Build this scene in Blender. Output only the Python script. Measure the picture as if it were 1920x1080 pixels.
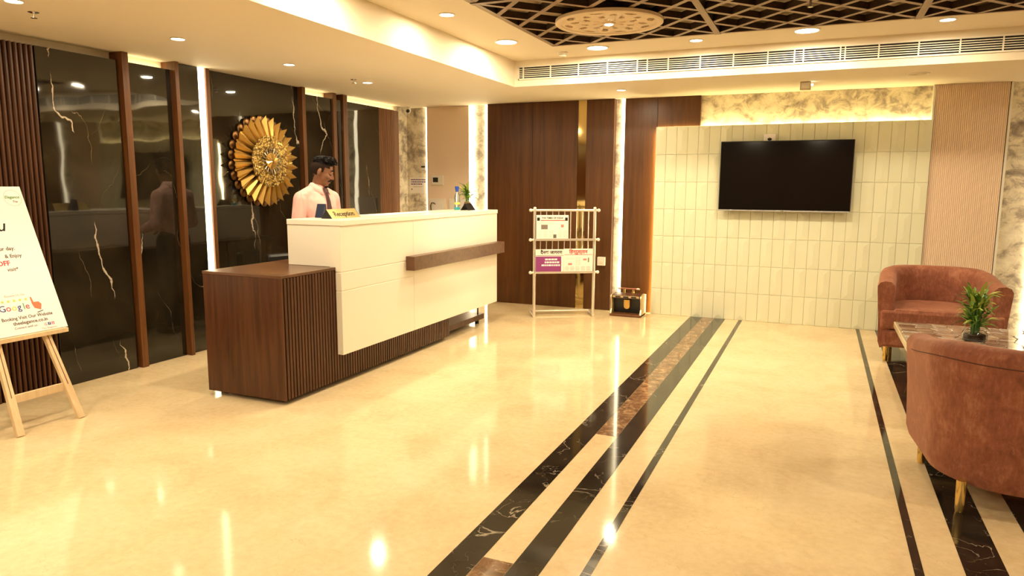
import bpy, math, random
from mathutils import Vector, Matrix, Euler

for _o in list(bpy.data.objects):
    bpy.data.objects.remove(_o)
SC = bpy.context.scene
COL = SC.collection
PI = math.pi

# ------------------------------------------------------------------ camera
cam_data = bpy.data.cameras.new('camera')
cam = bpy.data.objects.new('camera', cam_data)
COL.objects.link(cam)
cam_data.sensor_width = 36.0
cam_data.lens = 1331.6 * 36.0 / 1920.0
cam_data.clip_start = 0.05
right = Vector((0.91824008, 0.39599167, 0.00507566))
up = Vector((-0.06111898, 0.12903866, 0.98975426))
fwd = Vector((-0.39127948, 0.90914225, -0.14269108))
m = Matrix((right, up, -fwd)).transposed().to_4x4()
m.translation = Vector((0, 0, 1.45))
cam.matrix_world = m
SC.camera = cam

# ------------------------------------------------------------------ world, exposure
world = bpy.data.worlds.new('world')
SC.world = world
world.use_nodes = True
world.node_tree.nodes['Background'].inputs[0].default_value = (1.0, 0.8, 0.55, 1)
world.node_tree.nodes['Background'].inputs[1].default_value = 0.05
SC.view_settings.view_transform = 'Standard'
SC.view_settings.look = 'None'
SC.view_settings.exposure = 0.36
SC.view_settings.gamma = 1.0
SC.view_settings.use_curve_mapping = False
SC.cycles.max_bounces = 7
SC.cycles.diffuse_bounces = 4
SC.cycles.glossy_bounces = 4
SC.cycles.transmission_bounces = 6
SC.cycles.caustics_reflective = False
SC.cycles.caustics_refractive = False
SC.cycles.use_light_tree = False

WARM = (1.0, 0.825, 0.545)          # lamp colour
LED = (1.0, 0.86, 0.55)
POWER_SMALL = 10.0                # downlights
POWER_LARGE = 22.0

# ------------------------------------------------------------------ mesh helper
class MB:
    def __init__(self):
        self.v = []; self.f = []
    def box(self, x0, x1, y0, y1, z0, z1):
        n = len(self.v)
        self.v += [(x0,y0,z0),(x1,y0,z0),(x1,y1,z0),(x0,y1,z0),(x0,y0,z1),(x1,y0,z1),(x1,y1,z1),(x0,y1,z1)]
        self.f += [tuple(n+i for i in q) for q in ((0,3,2,1),(4,5,6,7),(0,1,5,4),(1,2,6,5),(2,3,7,6),(3,0,4,7))]
        return self
    def quad(self, *p):
        n = len(self.v); self.v += [tuple(q) for q in p]; self.f.append(tuple(range(n, n+len(p)))); return self
    def rings(self, rings, cap0=True, cap1=True, closed=True):
        n = len(self.v); k = len(rings[0])
        for r in rings: self.v += [tuple(p) for p in r]
        for i in range(len(rings)-1):
            for j in range(k if closed else k-1):
                a = n+i*k+j; b = n+i*k+(j+1) % k
                self.f.append((a, b, b+k, a+k))
        if cap0: self.f.append(tuple(n+j for j in reversed(range(k))))
        if cap1: self.f.append(tuple(n+(len(rings)-1)*k+j for j in range(k)))
        return self
    def tube(self, pts, r, seg=8, caps=True):
        pts = [Vector(p) for p in pts]
        rs = r if isinstance(r, (list, tuple)) else [r]*len(pts)
        rings = []; ref = None
        for i, p in enumerate(pts):
            t = (pts[min(i+1, len(pts)-1)] - pts[max(i-1, 0)]).normalized()
            if ref is None:
                ref = t.orthogonal().normalized()
            ref = (ref - t*ref.dot(t)).normalized()
            b = t.cross(ref)
            rings.append([p + (ref*math.cos(2*PI*j/seg) + b*math.sin(2*PI*j/seg))*rs[i] for j in range(seg)])
        return self.rings(rings, caps, caps)
    def bar(self, p, q, w, h):
        """rectangular bar from p to q: w sideways, h along the other normal"""
        p = Vector(p); q = Vector(q); t = (q-p).normalized()
        upv = Vector((0,0,1)) if abs(t.z) < 0.9 else Vector((1,0,0))
        s = t.cross(upv).normalized(); n = s.cross(t)
        rr = [[c + s*(a*w/2) + n*(b*h/2) for a, b in ((-1,-1),(1,-1),(1,1),(-1,1))] for c in (p, q)]
        return self.rings(rr)
    def lathe(self, prof, seg=24, c=(0,0,0), caps=True):
        rings = [[(c[0]+r*math.cos(2*PI*j/seg), c[1]+r*math.sin(2*PI*j/seg), c[2]+z) for j in range(seg)] for r, z in prof]
        return self.rings(rings, caps, caps)
    def sphere(self, c, r, seg=12, ringn=8, rot=None):
        r = (r, r, r) if not isinstance(r, (tuple, list)) else r
        c = Vector(c); rings = []
        for i in range(1, ringn):
            a = -PI/2 + PI*i/ringn; ring = []
            for j in range(seg):
                p = Vector((r[0]*math.cos(a)*math.cos(2*PI*j/seg), r[1]*math.cos(a)*math.sin(2*PI*j/seg), r[2]*math.sin(a)))
                if rot is not None: p = rot @ p
                ring.append(c+p)
            rings.append(ring)
        n = len(self.v); self.rings(rings, False, False)
        a = Vector((0,0,-r[2])); b = Vector((0,0,r[2]))
        if rot is not None: a = rot @ a; b = rot @ b
        ia = len(self.v); self.v += [tuple(c+a), tuple(c+b)]
        for j in range(seg):
            self.f.append((ia, n+(j+1) % seg, n+j))
            k = n+(ringn-2)*seg
            self.f.append((ia+1, k+j, k+(j+1) % seg))
        return self
    def capsule(self, p0, r0, p1, r1, seg=12):
        p0 = Vector(p0); p1 = Vector(p1); t = (p1-p0); L = t.length; t.normalize()
        ref = t.orthogonal().normalized(); b = t.cross(ref); rings = []
        def ring(c, r): rings.append([c + (ref*math.cos(2*PI*j/seg)+b*math.sin(2*PI*j/seg))*r for j in range(seg)])
        for i in range(1, 4): a = PI/2*(1-i/3); ring(p0 - t*r0*math.sin(a), max(r0*math.cos(a), 1e-4))
        for i in range(0, 3): a = PI/2*i/3; ring(p1 + t*r1*math.sin(a), max(r1*math.cos(a), 1e-4))
        return self.rings(rings)
    def prism(self, poly, a0, a1, axis='z'):
        """poly = list of 2d points, extruded along axis"""
        def mk(p, a): return {'z': (p[0],p[1],a), 'y': (p[0],a,p[1]), 'x': (a,p[0],p[1])}[axis]
        return self.rings([[mk(p, a0) for p in poly], [mk(p, a1) for p in poly]])
    def mesh(self, name):
        me = bpy.data.meshes.new(name); me.from_pydata(self.v, [], self.f); me.update()
        import bmesh
        bm = bmesh.new(); bm.from_mesh(me); bmesh.ops.recalc_face_normals(bm, faces=bm.faces); bm.to_mesh(me); bm.free()
        return me
    def build(self, name, mat, parent=None, smooth=False, bevel=0, loc=None, rot=None):
        me = self.mesh(name); me.materials.append(mat)
        return link(name, me, parent, smooth, bevel, loc, rot)

def link(name, me, parent=None, smooth=False, bevel=0, loc=None, rot=None):
    o = bpy.data.objects.new(name, me); COL.objects.link(o)
    if parent is not None: o.parent = parent
    if loc is not None: o.location = loc
    if rot is not None: o.rotation_euler = rot
    if smooth:
        for p in me.polygons: p.use_smooth = True
        if smooth == 'auto': o.data.set_sharp_from_angle(angle=math.radians(38))
    if bevel:
        b = o.modifiers.new('bevel', 'BEVEL'); b.width = bevel; b.segments = 2; b.limit_method = 'ANGLE'
    return o

def thing(name, label, cat, loc=(0,0,0), rz=0.0, group=None):
    o = bpy.data.objects.new(name, None); COL.objects.link(o)
    o.location = loc; o.rotation_euler = (0,0,rz); o.empty_display_size = 0.1
    return tag(o, label, cat, group)
def tag(o, label, cat, group=None):
    o['label'] = label; o['category'] = cat
    if group: o['group'] = group
    return o
def struct(o):
    o['kind'] = 'structure'; return o
def dup(root, label=None):
    def rec(o, par):
        c = o.copy(); COL.objects.link(c)
        if par is not None: c.parent = par
        for ch in o.children: rec(ch, c)
        return c
    r = rec(root, None)
    if label: r['label'] = label
    return r

def text(name, s, size, mat, parent, mtx, align='LEFT', shear=0.0, extrude=0.0004, sx=1.0, bold=0.0):
    cu = bpy.data.curves.new(name, 'FONT'); cu.body = s; cu.size = size; cu.align_x = align
    cu.shear = shear; cu.extrude = extrude; cu.offset = bold; cu.resolution_u = 2
    t = bpy.data.objects.new(name, cu); COL.objects.link(t)
    dg = bpy.context.evaluated_depsgraph_get(); dg.update()
    me = bpy.data.meshes.new_from_object(t.evaluated_get(dg))
    bpy.data.objects.remove(t)
    me.name = name; me.materials.clear(); me.materials.append(mat)
    me.transform(mtx @ Matrix.Diagonal((sx,1,1,1)))
    return link(name, me, parent)

# ------------------------------------------------------------------ materials
def mat_new(name):
    ma = bpy.data.materials.new(name); ma.use_nodes = True
    nt = ma.node_tree; return ma, nt, nt.nodes['Principled BSDF']
def P(name, col, rough=0.5, metal=0.0, spec=0.5, coat=0.0, emit=None, es=0.0, trans=0.0, sheen=0.0, alpha=1.0):
    ma, nt, b = mat_new(name)
    b.inputs['Base Color'].default_value = (*col, 1); b.inputs['Roughness'].default_value = rough
    b.inputs['Metallic'].default_value = metal; b.inputs['Specular IOR Level'].default_value = spec
    b.inputs['Coat Weight'].default_value = coat; b.inputs['Transmission Weight'].default_value = trans
    b.inputs['Sheen Weight'].default_value = sheen; b.inputs['Alpha'].default_value = alpha
    if emit: b.inputs['Emission Color'].default_value = (*emit, 1); b.inputs['Emission Strength'].default_value = es
    return ma
class NB:
    """small node builder"""
    def __init__(self, name):
        self.ma, self.nt, self.b = mat_new(name); self.L = self.nt.links.new
        self.pos = self.nt.nodes.new('ShaderNodeNewGeometry').outputs['Position']
        self.tc = self.nt.nodes.new('ShaderNodeTexCoord')
    def obj(self): return self.tc.outputs['Object']
    def map(self, vec, scale=(1,1,1), loc=(0,0,0), rot=(0,0,0)):
        n = self.nt.nodes.new('ShaderNodeMapping'); self.L(vec, n.inputs[0])
        n.inputs['Scale'].default_value = scale; n.inputs['Location'].default_value = loc; n.inputs['Rotation'].default_value = rot
        return n.outputs[0]
    def noise(self, vec, scale, detail=4, rough=0.55, dist=0.0):
        n = self.nt.nodes.new('ShaderNodeTexNoise'); self.L(vec, n.inputs['Vector'])
        n.inputs['Scale'].default_value = scale; n.inputs['Detail'].default_value = detail
        n.inputs['Roughness'].default_value = rough; n.inputs['Distortion'].default_value = dist
        return n.outputs['Fac']
    def math(self, op, a, b=None, c=None, clamp=False):
        n = self.nt.nodes.new('ShaderNodeMath'); n.operation = op; n.use_clamp = clamp
        for i, x in enumerate((a, b, c)):
            if x is None: continue
            if isinstance(x, (int, float)): n.inputs[i].default_value = x
            else: self.L(x, n.inputs[i])
        return n.outputs[0]
    def ramp(self, fac, stops):
        n = self.nt.nodes.new('ShaderNodeValToRGB'); self.L(fac, n.inputs[0])
        e = n.color_ramp.elements
        while len(e) < len(stops): e.new(0.5)
        for i, (p, c) in enumerate(stops):
            e[i].position = p; e[i].color = (*c, 1) if len(c) == 3 else c
        return n.outputs[0]
    def mix(self, fac, a, b):
        n = self.nt.nodes.new('ShaderNodeMix'); n.data_type = 'RGBA'
        for s, x in ((0, fac), (6, a), (7, b)):
            if isinstance(x, (int, float)): n.inputs[s].default_value = x
            elif isinstance(x, tuple): n.inputs[s].default_value = (*x, 1)
            else: self.L(x, n.inputs[s])
        return n.outputs[2]
    def vein(self, vec, scale, width, detail=5, dist=0.4, thresh=None):
        """thin bright lines along the 0.5 level of a noise; thresh keeps them sparse"""
        n = self.noise(vec, scale, detail, 0.5, dist)
        d = self.math('ABSOLUTE', self.math('SUBTRACT', n, 0.5))
        mk = self.math('SUBTRACT', 1.0, self.math('DIVIDE', d, width), clamp=True)
        if thresh:
            k = self.noise(self.map(vec, loc=(7.3, 1.1, 4.2)), scale*0.8, 2)
            mk = self.math('MULTIPLY', mk, self.math('MULTIPLY', self.math('SUBTRACT', k, thresh), 9.0, clamp=True))
        return mk
    def bump(self, h, strength, dist=0.01):
        n = self.nt.nodes.new('ShaderNodeBump'); self.L(h, n.inputs['Height'])
        n.inputs['Strength'].default_value = strength; n.inputs['Distance'].default_value = dist
        self.L(n.outputs[0], self.b.inputs['Normal'])
    def out(self, col=None, rough=None, spec=None, metal=None, coat=None):
        if col is not None:
            if isinstance(col, tuple): self.b.inputs['Base Color'].default_value = (*col, 1)
            else: self.L(col, self.b.inputs['Base Color'])
        if rough is not None:
            if isinstance(rough, (int, float)): self.b.inputs['Roughness'].default_value = rough
            else: self.L(rough, self.b.inputs['Roughness'])
        if spec is not None: self.b.inputs['Specular IOR Level'].default_value = spec
        if metal is not None: self.b.inputs['Metallic'].default_value = metal
        if coat is not None: self.b.inputs['Coat Weight'].default_value = coat; self.b.inputs['Coat Roughness'].default_value = 0.04
        return self.ma

def wood_mat(name, dark, light, axis='z', rough=0.35, scale=1.0, coat=0.0):
    n = NB(name)
    s = {'z': (14, 14, 0.7), 'y': (14, 0.7, 14), 'x': (0.7, 14, 14)}[axis]
    v = n.map(n.pos, tuple(q*scale for q in s))
    a = n.noise(v, 1.6, 6, 0.6, 0.6); b = n.noise(v, 9, 3, 0.6)
    f = n.math('ADD', n.math('MULTIPLY', a, 0.75), n.math('MULTIPLY', b, 0.25))
    c = n.ramp(f, [(0.30, dark), (0.72, light)])
    n.bump(f, 0.08, 0.003)
    return n.out(c, rough, 0.4, coat=coat)

def dark_marble(name, seed=0.0, wob=0.12):
    n = NB(name)
    sep = n.nt.nodes.new('ShaderNodeSeparateXYZ'); n.L(n.pos, sep.inputs[0])
    Y, Z = sep.outputs[1], sep.outputs[2]
    p = n.map(n.pos, (1, 1, 1), (seed, seed*1.7, seed*0.6))
    cloud = n.noise(p, 2.2, 5, 0.6)
    base = n.ramp(cloud, [(0.35, (0.009, 0.007, 0.004)), (0.75, (0.034, 0.026, 0.014))])
    def crack(freq, tilt, off, width, amp, fine, thresh, mscale):
        # a steep wandering crack: distance to a warped, tilted line, kept only in patches
        u = n.math('ADD', n.math('MULTIPLY', Y, freq), n.math('MULTIPLY', Z, tilt))
        a = n.noise(n.map(p, (1, 1, 0.8), (off, 0, off)), 1.7, 2); b = n.noise(n.map(p, (1, 1, 1), (0, off, 2)), 11, 3, 0.6)
        u = n.math('ADD', u, n.math('ADD', n.math('MULTIPLY', a, amp), n.math('MULTIPLY', b, fine)))
        d = n.math('ABSOLUTE', n.math('SUBTRACT', n.math('FRACT', n.math('ADD', u, off)), 0.5))
        k = n.noise(n.map(p, (1, 1, 1.6), (off*3, 2, off)), mscale, 2)
        kk = n.math('MULTIPLY', n.math('SUBTRACT', k, thresh), 8.0, clamp=True)
        w = n.math('ADD', n.math('MULTIPLY', kk, width), 0.0008)
        return n.math('MULTIPLY', n.math('SUBTRACT', 1.0, n.math('DIVIDE', d, w), clamp=True), n.math('MULTIPLY', kk, 3.0, clamp=True))
    v1 = crack(1.25, 0.12, 0.37+seed*0.13, 0.013, 0.9, 0.10, 0.50, 1.4)
    v2 = crack(2.1, 0.85, 0.81+seed*0.21, 0.006, 1.2, 0.14, 0.50, 1.9)
    v3 = crack(2.9, -1.6, 0.15+seed*0.31, 0.004, 1.4, 0.16, 0.52, 2.4)
    c = n.mix(n.math('MULTIPLY', v3, 0.30), base, (0.42, 0.30, 0.15))
    c = n.mix(n.math('MULTIPLY', v2, 0.40), c, (0.55, 0.42, 0.26))
    c = n.mix(n.math('MULTIPLY', v1, 0.9), c, (0.74, 0.62, 0.48))
    n.bump(n.noise(n.pos, 1.7, 2), wob, 0.02)
    return n.out(c, 0.035, 0.75)

def floor_marble(name):
    n = NB(name)
    a = n.noise(n.pos, 2.2, 6, 0.6, 0.4); b = n.noise(n.pos, 26, 4, 0.65)
    f = n.math('ADD', n.math('MULTIPLY', a, 0.6), n.math('MULTIPLY', b, 0.4))
    c = n.ramp(f, [(0.30, (0.62, 0.465, 0.265)), (0.52, (0.75, 0.595, 0.365)), (0.72, (0.83, 0.685, 0.455))])
    v = n.vein(n.pos, 7.0, 0.006, 6, 0.8, 0.50)
    c = n.mix(n.math('MULTIPLY', v, 0.45), c, (0.45, 0.32, 0.17))
    return n.out(c, 0.085, 0.30)

def stripe_dark(name):
    n = NB(name)
    base = n.ramp(n.noise(n.pos, 5, 5), [(0.35, (0.010, 0.008, 0.006)), (0.7, (0.030, 0.024, 0.017))])
    v1 = n.vein(n.map(n.pos, (1, 1, 1), (0,0,0), (0,0,0.7)), 3.6, 0.008, 5, 0.9, 0.48)
    v2 = n.vein(n.pos, 9, 0.008, 4, 0.5, 0.50)
    c = n.mix(n.math('MULTIPLY', v1, 0.7), base, (0.55, 0.46, 0.34))
    c = n.mix(n.math('MULTIPLY', v2, 0.25), c, (0.4, 0.3, 0.18))
    return n.out(c, 0.08, 0.4)

def emperador(name):
    n = NB(name)
    v = n.map(n.pos, (1, 1, 1), (0,0,0), (0,0,0.5))
    f = n.noise(v, 9, 7, 0.65, 1.6)
    c = n.ramp(f, [(0.30, (0.075, 0.034, 0.014)), (0.52, (0.22, 0.115, 0.055)), (0.72, (0.50, 0.33, 0.18))])
    k = n.vein(v, 12, 0.02, 5, 1.0, 0.45)
    c = n.mix(n.math('MULTIPLY', k, 0.55), c, (0.66, 0.50, 0.32))
    return n.out(c, 0.06, 0.5)

def wallpaper(name):
    n = NB(name)
    v = n.map(n.pos, (1.0, 1.0, 1.25))
    warp = n.noise(v, 4.0, 5, 0.6, 0.6)
    f = n.noise(v, 7.5, 9, 0.70, 0.7)
    g = n.math('ADD', n.math('MULTIPLY', f, 0.62), n.math('MULTIPLY', warp, 0.38))
    c = n.ramp(g, [(0.34, (0.19, 0.155, 0.125)), (0.44, (0.40, 0.34, 0.27)), (0.52, (0.70, 0.63, 0.48)), (0.64, (0.86, 0.80, 0.65))])
    k = n.vein(v, 6.0, 0.012, 7, 0.8, 0.50)
    c = n.mix(n.math('MULTIPLY', k, 0.6), c, (0.20, 0.15, 0.10))
    n.bump(g, 0.05, 0.004)
    return n.out(c, 0.6, 0.3)

def velvet(name):
    n = NB(name)
    a = n.noise(n.obj(), 9, 6, 0.65, 0.5); b = n.noise(n.map(n.obj(), (1, 1, 0.35)), 60, 3, 0.7)
    f = n.math('ADD', n.math('MULTIPLY', a, 0.6), n.math('MULTIPLY', b, 0.4))
    c = n.ramp(f, [(0.32, (0.155, 0.046, 0.024)), (0.52, (0.255, 0.088, 0.048)), (0.72, (0.42, 0.18, 0.105))])
    s = n.vein(n.obj(), 22, 0.012, 4, 0.8, 0.56)
    c = n.mix(n.math('MULTIPLY', s, 0.5), c, (0.55, 0.28, 0.17))
    n.b.inputs['Sheen Weight'].default_value = 0.35; n.b.inputs['Sheen Tint'].default_value = (1, 0.62, 0.45, 1)
    n.b.inputs['Sheen Roughness'].default_value = 0.45
    n.bump(f, 0.12, 0.004)
    return n.out(c, 0.72, 0.25)

M = {}
M['paint'] = P('ceiling_paint', (0.82, 0.73, 0.57), 0.7, spec=0.25)
M['floor'] = floor_marble('cream_marble')
M['stripe'] = stripe_dark('dark_stripe_marble')
M['emperador'] = emperador('brown_marble')
M['marble'] = dark_marble('black_marble', 0.0)
M['marble_b'] = dark_marble('black_marble_second_slab', 4.4, 0.2)
M['wood'] = wood_mat('walnut', (0.034, 0.011, 0.004), (0.115, 0.042, 0.016), 'z', 0.34)
M['wood_back'] = wood_mat('red_brown_veneer', (0.050, 0.0165, 0.003), (0.132, 0.048, 0.0095), 'z', 0.36, 0.7)
M['wood_x'] = wood_mat('walnut_across', (0.065, 0.028, 0.013), (0.175, 0.082, 0.040), 'x', 0.28)
M['trim'] = wood_mat('trim_wood', (0.080, 0.027, 0.008), (0.19, 0.075, 0.022), 'z', 0.35)
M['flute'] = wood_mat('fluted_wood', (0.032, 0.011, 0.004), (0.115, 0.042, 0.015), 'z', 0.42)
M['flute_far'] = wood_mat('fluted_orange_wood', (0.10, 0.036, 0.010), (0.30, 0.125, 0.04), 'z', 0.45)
M['pine'] = wood_mat('pine', (0.58, 0.41, 0.23), (0.76, 0.60, 0.39), 'z', 0.55, 0.7)
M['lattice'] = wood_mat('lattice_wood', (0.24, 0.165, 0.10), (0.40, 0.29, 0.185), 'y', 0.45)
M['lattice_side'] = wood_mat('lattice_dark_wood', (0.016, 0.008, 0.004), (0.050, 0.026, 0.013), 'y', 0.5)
M['tray'] = wood_mat('tray_board', (0.28, 0.20, 0.10), (0.48, 0.37, 0.21), 'x', 0.6)
M['wallpaper'] = wallpaper('cloud_wallpaper')
M['pink'] = P('peach_panel', (0.86, 0.70, 0.54), 0.55, spec=0.3)
M['tile'] = P('pale_green_tile', (0.72, 0.73, 0.55), 0.28, spec=0.45)
M['white'] = P('white_solid_surface', (0.86, 0.81, 0.70), 0.22, spec=0.45)
M['groove'] = P('groove_shadow_filler', (0.30, 0.24, 0.16), 0.7)
M['gold'] = P('gold', (0.78, 0.54, 0.17), 0.20, 0.85)
M['gold_soft'] = P('brushed_gold', (0.72, 0.46, 0.13), 0.34, 0.75)
M['bronze'] = P('bronze_back', (0.25, 0.13, 0.05), 0.4, 1.0)
M['mirror_gold'] = P('gold_mirror', (0.62, 0.47, 0.20), 0.06, 1.0)
M['chrome'] = P('chrome', (0.80, 0.78, 0.74), 0.16, 1.0)
M['steel'] = P('polished_steel_tube', (0.86, 0.80, 0.70), 0.24, 0.65)
M['velvet'] = velvet('rust_velvet')
M['black'] = P('black_plastic', (0.008, 0.008, 0.008), 0.35)
M['screen'] = P('tv_screen', (0.0045, 0.004, 0.0035), 0.09, spec=0.5)
M['silver'] = P('silver_plastic', (0.45, 0.45, 0.45), 0.35, 0.6)
M['ivory'] = P('ivory_plastic', (0.80, 0.76, 0.66), 0.4)
M['led'] = P('led_strip', (1, 1, 1), 0.5, emit=LED, es=6.0)
M['led_cove'] = P('led_strip_cove', (1, 1, 1), 0.5, emit=(1.0, 0.80, 0.42), es=7.0)
M['led_soft'] = P('led_strip_soft', (1, 1, 1), 0.5, emit=(1.0, 0.80, 0.40), es=26.0)
M['led_slot'] = P('led_strip_slot', (1, 1, 1), 0.5, emit=(1.0, 0.78, 0.38), es=75.0)
M['lamp'] = P('lamp_lens', (1, 1, 1), 0.5, emit=(1.0, 0.9, 0.7), es=14.0)
M['paper'] = P('paper', (0.84, 0.79, 0.72), 0.75, spec=0.2)
M['ink'] = P('black_ink', (0.02, 0.018, 0.018), 0.7, spec=0.2)
M['grey_ink'] = P('grey_ink', (0.42, 0.38, 0.34), 0.7, spec=0.2)
M['red_ink'] = P('red_ink', (0.60, 0.05, 0.05), 0.7, spec=0.2)
M['purple_ink'] = P('purple_ink', (0.27, 0.055, 0.20), 0.7, spec=0.2)
M['violet_ink'] = P('violet_ink', (0.10, 0.05, 0.16), 0.7, spec=0.2)
M['glass'] = P('clear_glass', (0.96, 0.98, 0.95), 0.02, trans=1.0)
# ================================================================== THE SETTING
ZC = 2.43      # low ceiling
ZU = 2.68      # raised ceiling
XS, YS = -2.887, 6.75      # inner edges of the low ceiling
XL0, XL1, YL0, YL1 = -2.28, 2.01, -1.24, 6.19   # lattice opening

# floor with inlaid strips
fb = MB().box(-5.1, 4.7, -3.1, 8.22, -0.12, 0.0)
floor = struct(fb.build('floor', M['floor']))
def inlay(x0, x1, y0, y1, mat, piece=1.2):
    y = y0
    while y < y1 - 0.01:
        e = min(y+piece, y1)
        MB().box(x0, x1, y+0.0008, e-0.0008, -0.004, 0.0012).build('inlay_strip', mat, floor)
        y = e
inlay(-1.268, -1.135, -3.0, 8.03, M['stripe'])
inlay(-1.005, -0.887, -3.0, 8.03, M['stripe'])
inlay(-1.133, -1.007, 3.90, 8.03, M['emperador'], 0.83)
inlay(-1.133, -1.007, 0.8, 2.365, M['emperador'], 0.83)
inlay(-0.745, -0.707, -3.0, 8.03, M['stripe'])
inlay(0.414, 0.448, -3.0, 8.03, M['stripe'])
inlay(0.592, 0.742, -3.0, 8.03, M['stripe'])
inlay(0.880, 1.000, -3.0, 8.03, M['stripe'])

# ceiling: low band round the room, raised ring, lattice tray
c = MB()
c.box(-5.1, XS, -3.1, 8.22, ZC, ZU+0.3)
c.box(XS, 4.7, YS, 8.22, ZC, ZU+0.3)
c.box(2.62, 4.7, -3.1, YS, ZC, ZU+0.3)
c.box(XS, XL0, -3.1, YS, ZU, ZU+0.3)
c.box(XL1, 2.62, -3.1, YS, ZU, ZU+0.3)
c.box(XL0, XL1, YL1, YS, ZU, ZU+0.3)
c.box(XL0, XL1, -3.1, YL0, ZU, ZU+0.3)
ceiling = struct(c.build('ceiling', M['paint']))
MB().box(XL0, XL1, YL0, YL1, ZU+0.085, ZU+0.12).build('tray_board', M['tray'], ceiling)
bw = 0.040
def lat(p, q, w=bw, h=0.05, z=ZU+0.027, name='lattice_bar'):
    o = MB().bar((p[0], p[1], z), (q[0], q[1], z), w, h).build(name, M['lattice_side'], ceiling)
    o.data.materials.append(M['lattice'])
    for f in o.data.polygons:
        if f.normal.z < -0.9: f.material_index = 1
# border and straight beams
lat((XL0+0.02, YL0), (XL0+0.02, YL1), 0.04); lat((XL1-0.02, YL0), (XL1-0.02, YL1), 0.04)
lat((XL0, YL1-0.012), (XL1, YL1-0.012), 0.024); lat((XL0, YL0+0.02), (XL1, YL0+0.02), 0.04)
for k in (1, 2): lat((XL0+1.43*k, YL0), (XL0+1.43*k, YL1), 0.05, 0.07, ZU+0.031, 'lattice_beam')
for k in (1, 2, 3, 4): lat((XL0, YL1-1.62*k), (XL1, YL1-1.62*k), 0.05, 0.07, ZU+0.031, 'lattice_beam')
# diagonals clipped to the opening
dx, dy = 1.43/4, 1.62/4
nx, ny = 12, (YL1-YL0)/dy
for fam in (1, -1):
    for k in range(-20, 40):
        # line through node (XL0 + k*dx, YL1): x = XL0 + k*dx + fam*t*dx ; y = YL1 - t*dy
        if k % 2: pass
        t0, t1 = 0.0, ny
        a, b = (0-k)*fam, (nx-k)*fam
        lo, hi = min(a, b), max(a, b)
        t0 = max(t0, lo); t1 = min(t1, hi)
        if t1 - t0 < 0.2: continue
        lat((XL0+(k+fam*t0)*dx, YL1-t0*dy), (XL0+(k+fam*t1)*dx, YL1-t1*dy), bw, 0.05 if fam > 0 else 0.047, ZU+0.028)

# walls
wl = struct(MB().box(-5.1, -5.0, -3.1, 8.22, 0, ZC).build('wall_left', M['paint']))
wb = struct(MB().box(-5.0, 4.7, 8.12, 8.22, 0, ZC).build('wall_back', M['wallpaper']))
wr = struct(MB().box(4.6, 4.7, -3.1, 8.12, 0, ZC).build('wall_right', M['wood']))
wf = struct(MB().box(-5.0, 4.6, -3.1, -3.0, 0, ZC).build('wall_front', M['wood']))

# left wall cladding -------------------------------------------------
XM = -4.90
def marble(y0, y1, top, x=XM, mat='marble'):
    return MB().box(-5.0, x, y0, y1, 0.0, top).build('marble_panel', M[mat], wl, bevel=0.002)
def fin(y0, y1, x=-4.865, top=ZC-0.001):
    return MB().box(-5.0, x, y0, y1, 0.0, top).build('wood_trim', M['trim'], wl, bevel=0.002)
TOP = 2.365
marble(3.265, 3.875, TOP)
fin(3.895, 3.950)
marble(3.950, 4.355, TOP, mat='marble_b')
fin(4.358, 4.395, -4.845)
marble(4.395, 4.640, ZC-0.001, mat='marble_b')
fin(4.712, 4.752, -4.885)
marble(4.752, 5.950, ZC-0.001, -4.945)
fin(5.955, 6.005, -4.89)
marble(6.005, 6.440, TOP, mat='marble_b')
fin(6.442, 6.500, -4.88)
marble(6.500, 6.620, TOP)
fin(6.622, 6.695, -4.88)
marble(6.695, 7.340, TOP, mat='marble_b')
# fluted boards: near one rib by rib, far one as a single ribbed board
MB().box(-5.0, -4.93, -3.0, 3.262, 0, TOP).build('fluted_backing', M['wood'], wl)
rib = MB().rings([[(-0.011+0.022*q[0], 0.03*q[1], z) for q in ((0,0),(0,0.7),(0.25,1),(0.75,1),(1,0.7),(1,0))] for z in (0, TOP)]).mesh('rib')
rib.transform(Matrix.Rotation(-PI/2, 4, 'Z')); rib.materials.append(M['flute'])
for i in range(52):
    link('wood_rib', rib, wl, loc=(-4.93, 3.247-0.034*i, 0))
fm = MB()
n = 34; y0, y1 = 7.345, 7.90
pts = [(-5.0, y0)]
for i in range(n):
    a = y0+(y1-y0)*i/n; w = (y1-y0)/n
    # the board curves round into the corner
    bulge = lambda y: -4.905 - 0.08*max(0, (y-7.60)/0.30)**2
    pts += [(bulge(a), a), (bulge(a), a+w*0.62), (bulge(a)-0.012, a+w*0.64), (bulge(a)-0.012, a+w*0.98)]
pts += [(-5.0, y1)]
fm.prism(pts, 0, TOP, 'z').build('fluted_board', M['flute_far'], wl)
MB().box(-5.0, -4.992, 7.901, 8.119, 0, ZC-0.001).build('wallpaper_return', M['wallpaper'], wl)

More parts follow.
